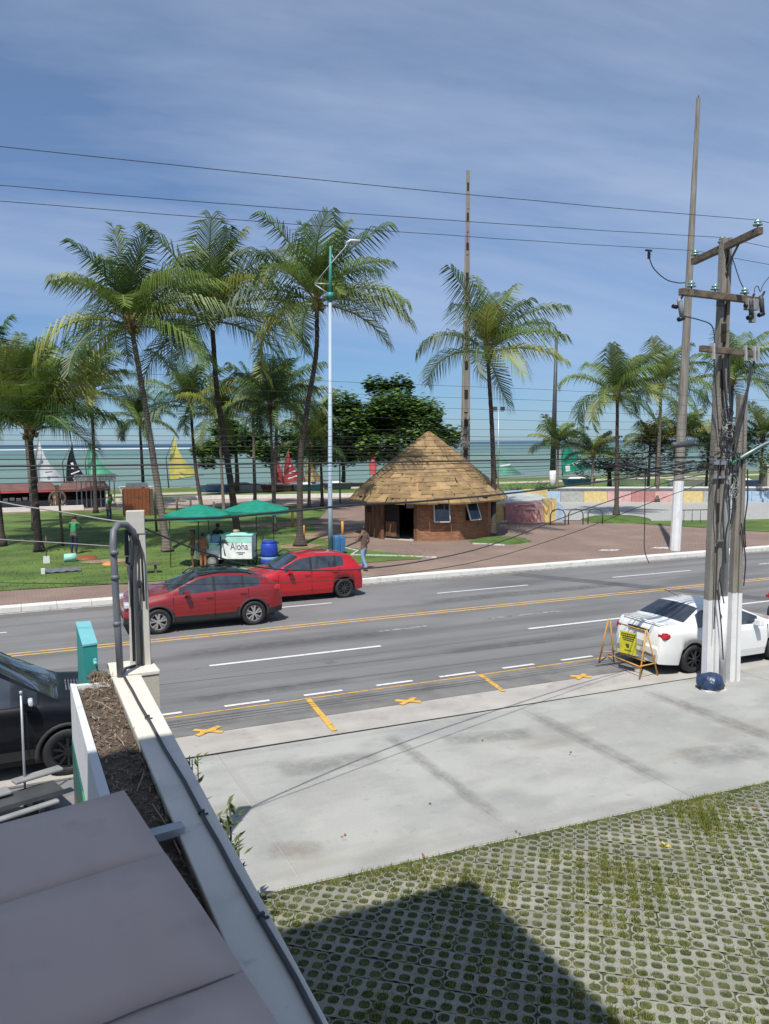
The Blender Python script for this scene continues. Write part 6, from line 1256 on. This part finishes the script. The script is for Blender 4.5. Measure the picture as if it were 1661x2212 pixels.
# ------------------------------------------------------------------ skate bowl with painted walls
sk = thing('skate_bowl', 'concrete skate bowl whose low walls are painted in yellow, pink and blue fields', 'skate park', pk(40,48))
d = MB(); d.sheet(pkpoly([(27,42.2),(31.2,41.3),(34,39.4),(36,38.1),(42,35.9),(60,32.4),(75,30),(75,45),(56,49.5),(42,56),(31,62),(28,58)]), PZ+.03); d.build('floor', M['mur_grey'], sk)
def mwall(p, q, z0, z1, m_, name='painted_wall', th=.3, ztop2=None):
    p = pk(*p); q = pk(*q); d = MB(); v = (q-p).normalized(); n = Vector((v.y,-v.x,0))*th
    z2 = ztop2 if ztop2 is not None else z1
    vs = [(p.x,p.y,PZ+z0),(q.x,q.y,PZ+z0),(q.x,q.y,PZ+z2),(p.x,p.y,PZ+z1)]; vs += [(a-n.x, b_-n.y, c) for a, b_, c in vs]
    d.add(vs, [(0,1,2,3),(7,6,5,4),(3,2,6,7),(0,3,7,4),(1,5,6,2)]); return d.build(name, M[m_], sk)
seq = [((24.3,42.6),(25.6,42.2),'mur_blue',1.0,1.1),((25.6,42.2),(27.2,41.75),'mur_orange',1.1,1.18),((27.2,41.75),(27.9,41.55),'mur_red',1.18,1.2),((27.9,41.55),(29.0,41.2),'mur_red',1.2,1.22),((29.0,41.2),(29.5,41.05),'mur_pink',1.22,1.24),((29.5,41.05),(30.3,40.8),'mur_yellow',1.4,1.45),((30.3,40.8),(30.7,40.65),'mur_blue',1.3,.9)]
for p, q, m_, h0, h1 in seq: mwall(p, q, 0, h0, m_, ztop2=h1)
# raised banks behind them
for p, q, m_, h0, h1 in [((25.5,46.5),(28.6,45.6),'mur_grey',1.55,1.6),((28.6,45.6),(30.8,45.0),'mur_blue',1.6,1.7),((30.8,45.0),(32.4,44.6),'mur_yellow',1.75,1.7)]: mwall(p, q, .6, h0, m_, ztop2=h1)
d = MB(); A_, B_ = [pk(*p) for p in ((25.6,42.2),(30.3,40.8))]; C_, D_ = [pk(*p) for p in ((31.6,44.9),(25.5,46.5))]
d.add([(A_.x,A_.y+.05,PZ+1.08),(B_.x,B_.y+.05,PZ+1.22),(C_.x,C_.y,PZ+1.5),(D_.x,D_.y,PZ+1.3)], [(0,1,2,3)]); d.build('bank', mat('bank_grey', (.33,.35,.35), .8, .2, 1), sk)
cols = ['mur_yellow','mur_yellow','mur_blue','mur_grey','mur_yellow','mur_pink','mur_red','mur_pink','mur_yellow','mur_grey','mur_blue','mur_blue','mur_pink','mur_pink','mur_red','mur_yellow','mur_grey','mur_yellow','mur_blue']
for i, m_ in enumerate(cols):
    a = (35.5+1.62*i, 56.6-.94*i); b2 = (35.5+1.62*(i+1)-.03, 56.6-.94*(i+1)); mwall(a, b2, 0, .86, m_)
d = MB(); d.bar(pk(40.4,54.3,1.14), pk(66.4,39.2,1.14), .5, .10); d.build('coping', M['kerb'], sk)
d = MB(); d.bar(pk(40.4,54.1,.975), pk(66.4,39.0,.975), .3, .22); d.build('coping_dark_joint', M['slate'], sk)  # slate bar set between the painted wall and its coping
# graffiti shapes as raised flat strokes on the near wall
def onwall(u_, z):
    p = pk(25.6,42.2).lerp(pk(30.3,40.8), u_); n = Vector((-.29,-.957,0))*.02; return Vector((p.x+n.x, p.y+n.y, PZ+z))
def stroke(pts, m_, w=.07):
    d = MB()
    for (a, b_), (c, e) in zip(pts, pts[1:]): d.bar(onwall(a, b_), onwall(c, e), .015, w)
    return d.build('mural_stroke', M[m_], sk)
for pts, m_, w in [([(.33,.15),(.33,1.0),(.30,1.0)],'mur_red',.16),([(.60,.82),(.72,.82)],'mur_pink',.10),([(.66,.82),(.66,.12)],'mur_pink',.13),([(.74,.1),(.77,.8),(.80,.1)],'mur_red',.07),([(.84,.1),(.83,1.0),(.87,.55),(.90,1.05),(.91,.1)],'mur_orange',.08),([(.55,.12),(.57,.7),(.61,.3)],'mur_pink',.08),([(.93,1.25),(.94,.75),(.97,.7),(.98,1.25)],'mur_orange',.07),([(.45,1.0),(.52,1.12),(.62,1.08),(.72,1.14)],'mur_pink',.08),([(.28,.12),(.36,.12)],'frame_white',.06),([(.05,.1),(.15,.75),(.25,1.0)],'mur_yellow',.09)]: stroke(pts, m_, w)
for k, (x, y) in enumerate([(29.3,39.3),(30.35,38.95),(31.6,38.7)]):
    p = pk(x, y); v = Vector((.88,-.47,0))*.42; d = MB(); d.tube([p-v, p-v+Vector((0,0,.62)), p-v*.7+Vector((0,0,.84)), p+Vector((0,0,.93)), p+v*.7+Vector((0,0,.84)), p+v+Vector((0,0,.62)), p+v], .032, 8)
    tag(d.build('bike_stand', M['steel_dark']), ['arched dark bicycle stand, leftmost of the three by the painted wall','arched dark bicycle stand, middle of the three','arched dark bicycle stand nearest the grass mound'][k], 'bike stand')
rl = thing('rail_fence', 'short low metal railing on the lawn strip beside the white based pole', 'railing', pk(37,36.4)); d = MB(); a, b_ = pk(36.2,36.9), pk(40.2,35.6)
d.tube([a+Vector((0,0,.75)), b_+Vector((0,0,.75))], .03, 6); d.build('rail', M['steel_dark'], rl)
for i in range(9): d = MB(); p = a.lerp(b_, i/8); d.tube([p, p+Vector((0,0,.75))], .018, 6); d.build('post', M['steel_dark'], rl)

# ------------------------------------------------------------------ sails and boats on the beach
def sail(label, pts, m_, Y, deco=None, dm='sail_red'):
    """pts: mast top, mast foot, clew; a curved lateen sail with a little belly"""
    A_, B_, C_ = [Vector(p) for p in pts]; B_.z = max(B_.z, .2); t = thing('sailing_raft', label, 'sail boat', ((B_.x+C_.x)/2, Y, -.9))
    d = MB(); n = 8; vs = []
    for i in range(n+1):
        s_ = i/n; l = B_.lerp(A_, s_)+Vector((-.25*math.sin(s_*3.14), 0, 0)); r_ = C_.lerp(A_, s_)+Vector((-.40*math.sin(s_*3.14)*abs(C_.x-B_.x)/2.2, 0, -.15*math.sin(s_*3.14)))
        for j in range(6): u_ = j/5; p = l.lerp(r_, u_); vs.append((p.x, Y+.5*math.sin(u_*3.14)*(1-s_)+.3, p.z))
    d.add(vs, [(i*6+j, i*6+j+1, (i+1)*6+j+1, (i+1)*6+j) for i in range(n) for j in range(5)], smooth=True); so = d.build('sail', M[m_], t)
    d = MB(); d.tube([(B_.x-.1,Y,-.7), (B_.x-.35,Y,(A_.z+B_.z)/2), (A_.x,Y,A_.z+.15)], [.08,.06,.03], 6); d.tube([(B_.x,Y,B_.z),(C_.x+.2,Y,C_.z)], .04, 6); d.build('mast', M['timber'], t)
    d = MB(); cx = (B_.x+C_.x)/2; d.prism([(cx-2.4,Y-.6),(cx+2.2,Y-.7),(cx+2.9,Y),(cx+2.2,Y+.7),(cx-2.4,Y+.6)], -1.1, -.75); d.box((cx-.3,Y,-.5), (1.6,.9,.5)); d.build('hull', M['frame_white'], t)
    if deco:
        d = MB()
        for (u0, v0, u1, v1, w) in deco:
            q = lambda u_, v: B_.lerp(C_, u_)*(1-v)+A_*v+Vector((-.6*math.sin(v*3.14)*u_, 0, 0))
            a, b_ = q(u0,v0), q(u1,v1); a.y = b_.y = Y-.12; d.bar(a, b_, .02, w)
        d.build('sail_print', M[dm], so, off=t.location)
    return t
sail('white sailed raft, the leftmost sail on the shore', [(2.5,95,5.6),(2.4,95,1.0),(5.3,95,.9)], 'sail_white', 95, [(.3,.10,.8,.12,.12),(.3,.22,.7,.24,.12),(.2,.42,.4,.50,.2)], 'slate')
sail('black sailed raft with a pale emblem', [(5.9,95,5.1),(5.1,95,.9),(7.5,95,.9)], 'sail_black', 95, [(.3,.5,.5,.42,.25),(.25,.36,.5,.34,.12),(.2,.20,.9,.28,.13),(.3,.08,.8,.16,.1)], 'sail_white')
sail('pale green sailed raft behind a slim palm trunk', [(7.8,95,5.2),(7.45,95,.9),(10.3,95,1.5)], 'sail_green', 95, [(.1,.15,.15,.4,.15)], 'sail_white')
sail('yellow sailed raft with ochre lettering', [(16.94,95,5.9),(16.2,95,.8),(19.9,95,1.3)], 'sail_yellow', 95, [(.2,.50,.6,.42,.12),(.15,.38,.6,.36,.14),(.3,.26,.7,.26,.12),(.2,.15,.5,.15,.1)], 'mur_orange')
sail('tall red sailed raft, left of the two red ones', [(24.5,80,5.4),(24.1,80,.8),(25.6,80,.8)], 'sail_red', 80)
sail('broader faded red sailed raft right beside the tall red one', [(25.5,79,4.3),(25.0,79,.8),(27.4,79,1.2)], 'sail_red', 79, [(.2,.5,.6,.5,.12),(.2,.3,.8,.32,.12),(.1,.15,.9,.18,.12)], 'sail_white')
sail('cream sailed raft with red print right of the red ones', [(28.1,80,4.1),(27.6,80,.8),(29.8,80,1.0)], 'sail_cream', 80, [(.2,.32,.6,.34,.2),(.3,.2,.6,.2,.1)], 'cloth_orange')
fp = thing('furled_parasol', 'furled red parasol standing just left of the kiosk roof', 'parasol', pk(24.2,55)); c = pk(24.2,55)
d = MB(); d.lathe(c+Vector((0,0,2.55)), [(.30,0),(.26,.15),(.30,.7),(.16,1.1),(.03,1.45)], 8); d.build('cloth', M['sail_red'], fp); d = MB(); d.tube([c, c+Vector((0,0,4.0))], .03, 6); d.build('pole', M['galv'], fp)
sail('mint sailed raft right of the kiosk palm', [(60.97,95,4.8),(60.6,95,-.6),(64.8,95,.4)], 'sail_mint', 95, [(.1,.3,.8,.32,.2)], 'sail_white')
sail('deep green sailed raft with a white band by the short palms', [(72.06,95,5.9),(71.7,95,-.8),(78.0,95,.9)], 'sail_green2', 95, [(.3,.20,.85,.30,.35),(.05,.14,.2,.14,.9)], 'sail_white')
# small craft, covered tubs and stalls along the beach
for k, (x, y, L_b, m_, l) in enumerate([(11.0,84,3.2,'frame_white','white beached dinghy left of the brown shed'),(18.6,82,3.6,'tarp_blue','boat under a blue cover in front of the yellow sail'),(21.5,83,4.4,'frame_white','long white boat under the low green tree'),(24.5,80,3.5,'tarp_red','pale red beached boat behind the parasols'),(27.3,79,2.8,'tarp_blue','small blue boat at the foot of the tall red sail'),(31.0,80,3.0,'slate','dark beached boat right of the red sails'),(36.2,79,3.4,'tarp_red','red boat between the street lamp and the kiosk'),(58.0,74,3.6,'tarp_blue','blue covered boat by the mast with a white foot'),(62,70,4,'frame_white','white boat behind the windswept palm'),(66,66,4.2,'frame_white','long white boat under the golden tree'),(70,62,4,'tarp_blue','blue boat left of the power poles'),(74,58,4.5,'frame_white','white boat right of the power poles')]):
    t = thing('rowing_boat', l, 'boat', pk(x, y), R(-15), world_coords=False); d = MB(); h = L_b/2
    lo_ = [(-h*.85,-.3),(h*.7,-.3),(h*.95,0),(h*.7,.3),(-h*.85,.3)]; hi_ = [(-h,-.62),(h*.8,-.6),(h*1.15,0),(h*.8,.6),(-h,.62)]
    d.add([(a,b_,.05) for a, b_ in lo_]+[(a,b_,.72) for a, b_ in hi_], [(4,3,2,1,0),(5,6,7,8,9)]+[(i,(i+1)%5,5+(i+1)%5,5+i) for i in range(5)]); d.build('hull', M[m_], t)
    d = MB(); d.box((-.2,0,.80), (L_b*.5,.9,.16), taper=.7); d.build('cover', M['frame_white' if m_ != 'frame_white' else 'grey'], t)
    d = MB(); d.bar((-h*.9,-.63,.70),(h*.8,-.61,.70),.03,.08); d.build('gunwale', M['slate'], t)
for k, (x, y, w) in enumerate([(-4.5,69.5,5.0),(.6,69.3,4.4),(5.0,69.0,3.6)]):
    t = thing('market_stall', ['dusty red roofed stall at the far left edge','dusty red roofed stall behind the leftmost palm trunks','smaller dusty red roofed stall just left of the grey gate'][k], 'market stall', pk(x, y)); c = pk(x, y)
    d = MB(); d.add([(c.x-w/2,c.y-1.6,1.55),(c.x+w/2,c.y-1.6,1.6),(c.x+w/2+.1,c.y+1.6,1.65),(c.x-w/2,c.y+1.6,1.6),(c.x-w/2+.3,c.y,2.05),(c.x+w/2-.3,c.y,2.1)], [(0,1,5,4),(2,3,4,5),(0,4,3),(1,2,5)]); d.build('tarp_roof', mat('tarp%d' % k, (.13,.065,.055), .8, .25, 1.2), t)
    d = MB(); d.box((c.x,c.y-1.62,1.5), (w,.03,.16)); d.build('valance', M['tarp_red' if k != 1 else 'sail_red'], t)
    for sx in (-1, 1):
        for sy in (-1, 1): d = MB(); d.tube([(c.x+sx*w*.46,c.y+sy*1.5,PZ),(c.x+sx*w*.46,c.y+sy*1.5,1.6)], .05, 6); d.build('post', M['timber'], t)
    d = MB(); d.box((c.x,c.y-.2,PZ+.3), (w*.8,1.0,.6)); d.build('counter', M['slate'], t); d = MB(); [d.box((c.x-w*.3+.45*i,c.y-.3,PZ+.72+.05*(i%2)), (.34,.4,.25)) for i in range(int(w*.6/.45))]; d.build('goods', M['frame_white' if k % 2 else 'cloth_dark'], t)
    d = MB(); d.box((c.x, c.y+1.3, 1.1), (w*.9, .05, .9)); d.build('back_sheet', M['cloth_dark'], t)
rg = thing('life_ring_stand', 'pale ring shaped stand under the stall roof by the thin post', 'ring stand', pk(2.9,67.0)); c = pk(2.9,67.0)
d = MB(); d.tube([(c.x+.55*math.cos(i*.3142), c.y, PZ+.8+.55*math.sin(i*.3142)) for i in range(21)], .10, 6, 0, False); d.build('ring', M['bark'], rg); d = MB(); d.box((c.x,c.y,PZ+.9), (.3,.2,1.9)); d.build('stand', M['fibre'], rg)
gt = thing('metal_gate', 'upright barred grey gate behind the stooping park worker', 'gate', pk(5.2,66.6)); c = pk(5.2,66.6)
d = MB(); d.box((c.x+.45,c.y,PZ+2.35), (3.0,.1,.5)); d.build('top_panel', M['pvc_white'], gt)
for i in range(9): d = MB(); d.box((c.x-.9+i*.34,c.y,PZ+1.1), (.07,.07,2.2)); d.build('bar', M['slate'], gt)
sh_ = thing('wooden_shed', 'upright red brown wooden shed on the far lawn with a grey cap', 'shed', pk(7.6,58.6)); c = pk(7.6,58.6)
for i in range(7): d = MB(); d.box((c.x-.72+i*.24,c.y-.6+.008*(i % 2),PZ+.95), (.225,.05,1.9)); d.build('board', M['wood_red'], sh_)
d = MB(); d.box((c.x+.98,c.y,PZ+.9), (.22,1.2,1.8)); d.build('side_wall', M['bark'], sh_); d = MB(); d.box((c.x,c.y,PZ+.9), (1.6,1.1,1.78)); d.build('core', M['hut_dark'], sh_); d = MB(); d.box((c.x+.1,c.y-.1,PZ+2.08), (1.4,1.0,.3), taper=.9); d.build('cap', M['slate'], sh_)
gb = thing('green_bin', 'dark green square bin just right of the red brown shed', 'bin', pk(9.5,63), world_coords=False); d = MB(); d.box((0,0,.55), (1.0,.9,1.1), taper=1.08); d.build('tub', M['parasol_dark'], gb, bevel=.04); d = MB(); d.box((0,0,1.15), (1.15,1.0,.12)); d.build('lid', M['parasol_dark'], gb, bevel=.03)
for k, (x, y, h, m_) in enumerate([(11.1,57.0,1.1,'bark'),(11.8,57.2,1.0,'bark'),(12.6,56.4,.9,'timber'),(10.3,57.8,1.2,'timber'),(13.6,55.4,1.0,'bark'),(14.8,45.5,.95,'orange'),(15.4,39.0,.9,'rust'),(13.2,38.8,.8,'orange')]):
    d = MB(); p = pk(x, y); d.tube([p, p+Vector((0,0,h))], .07, 7); tag(d.build('bollard_post', M[m_]), ['wooden marker post behind the left parasol, leftmost but one','wooden marker post directly behind the left parasol','wooden marker post behind the parasols, third from the right','wooden marker post nearest the olive clad worker','wooden marker post farthest right, behind the right parasol'][k] if k < 5 else ['orange marker post behind the curved palm','rusty marker post right of the street lamp','orange marker post at the foot of the curved palm'][k-5], 'post', 'short marker posts on the far lawn' if k < 5 else None)
d = MB(); c = pk(5.0,40.5)
for k, (x, y, h) in enumerate([(2.0,42.5,2.6),(7.2,47,2.2)]):
    d = MB(); p = pk(x, y); d.tube([p, p+Vector((-.1,0,h))], [.07,.05], 6); tag(d.build('thin_stake', M['timber']), ['thin dark stake between the left lawn palm and the gardener','thin stake on the lawn beyond the leaning palm'][k], 'stake')
# white vehicle like kiosks at the far right
for k, (x, y, w, h, m_, l) in enumerate([(60.5,50.5,1.1,2.6,'plaster','cream square pillar left of the power poles'),(70,47,2.4,1.4,'frame_white','white cool box stand right of the power poles'),(64,49,2.8,2.0,'slate','dark beach shack behind the promenade wall near the tall pole'),(78,44,5,3.2,'frame_white','white beach building at the right edge')]):
    t = thing(['square_pillar','cool_box','beach_shack','beach_building'][k], l, ['pillar','box','shack','building'][k], pk(x, y), R(-25), world_coords=False)
    d = MB(); d.box((0,0,h/2), (w, 1.0 if k < 2 else 2.5, h)); d.build('wall', M[m_], t); d = MB(); d.box((0,0,h+.06), (w+.25, 1.25 if k < 2 else 2.9, .12)); d.build('roof', M['kerb' if k != 2 else 'tarp_red'], t)
    if k > 1: d = MB(); d.box((0,-1.27,h*.5), (w*.4,.04,h*.4)); d.build('opening', M['hut_dark'], t)
print('objects', len(bpy.data.objects))
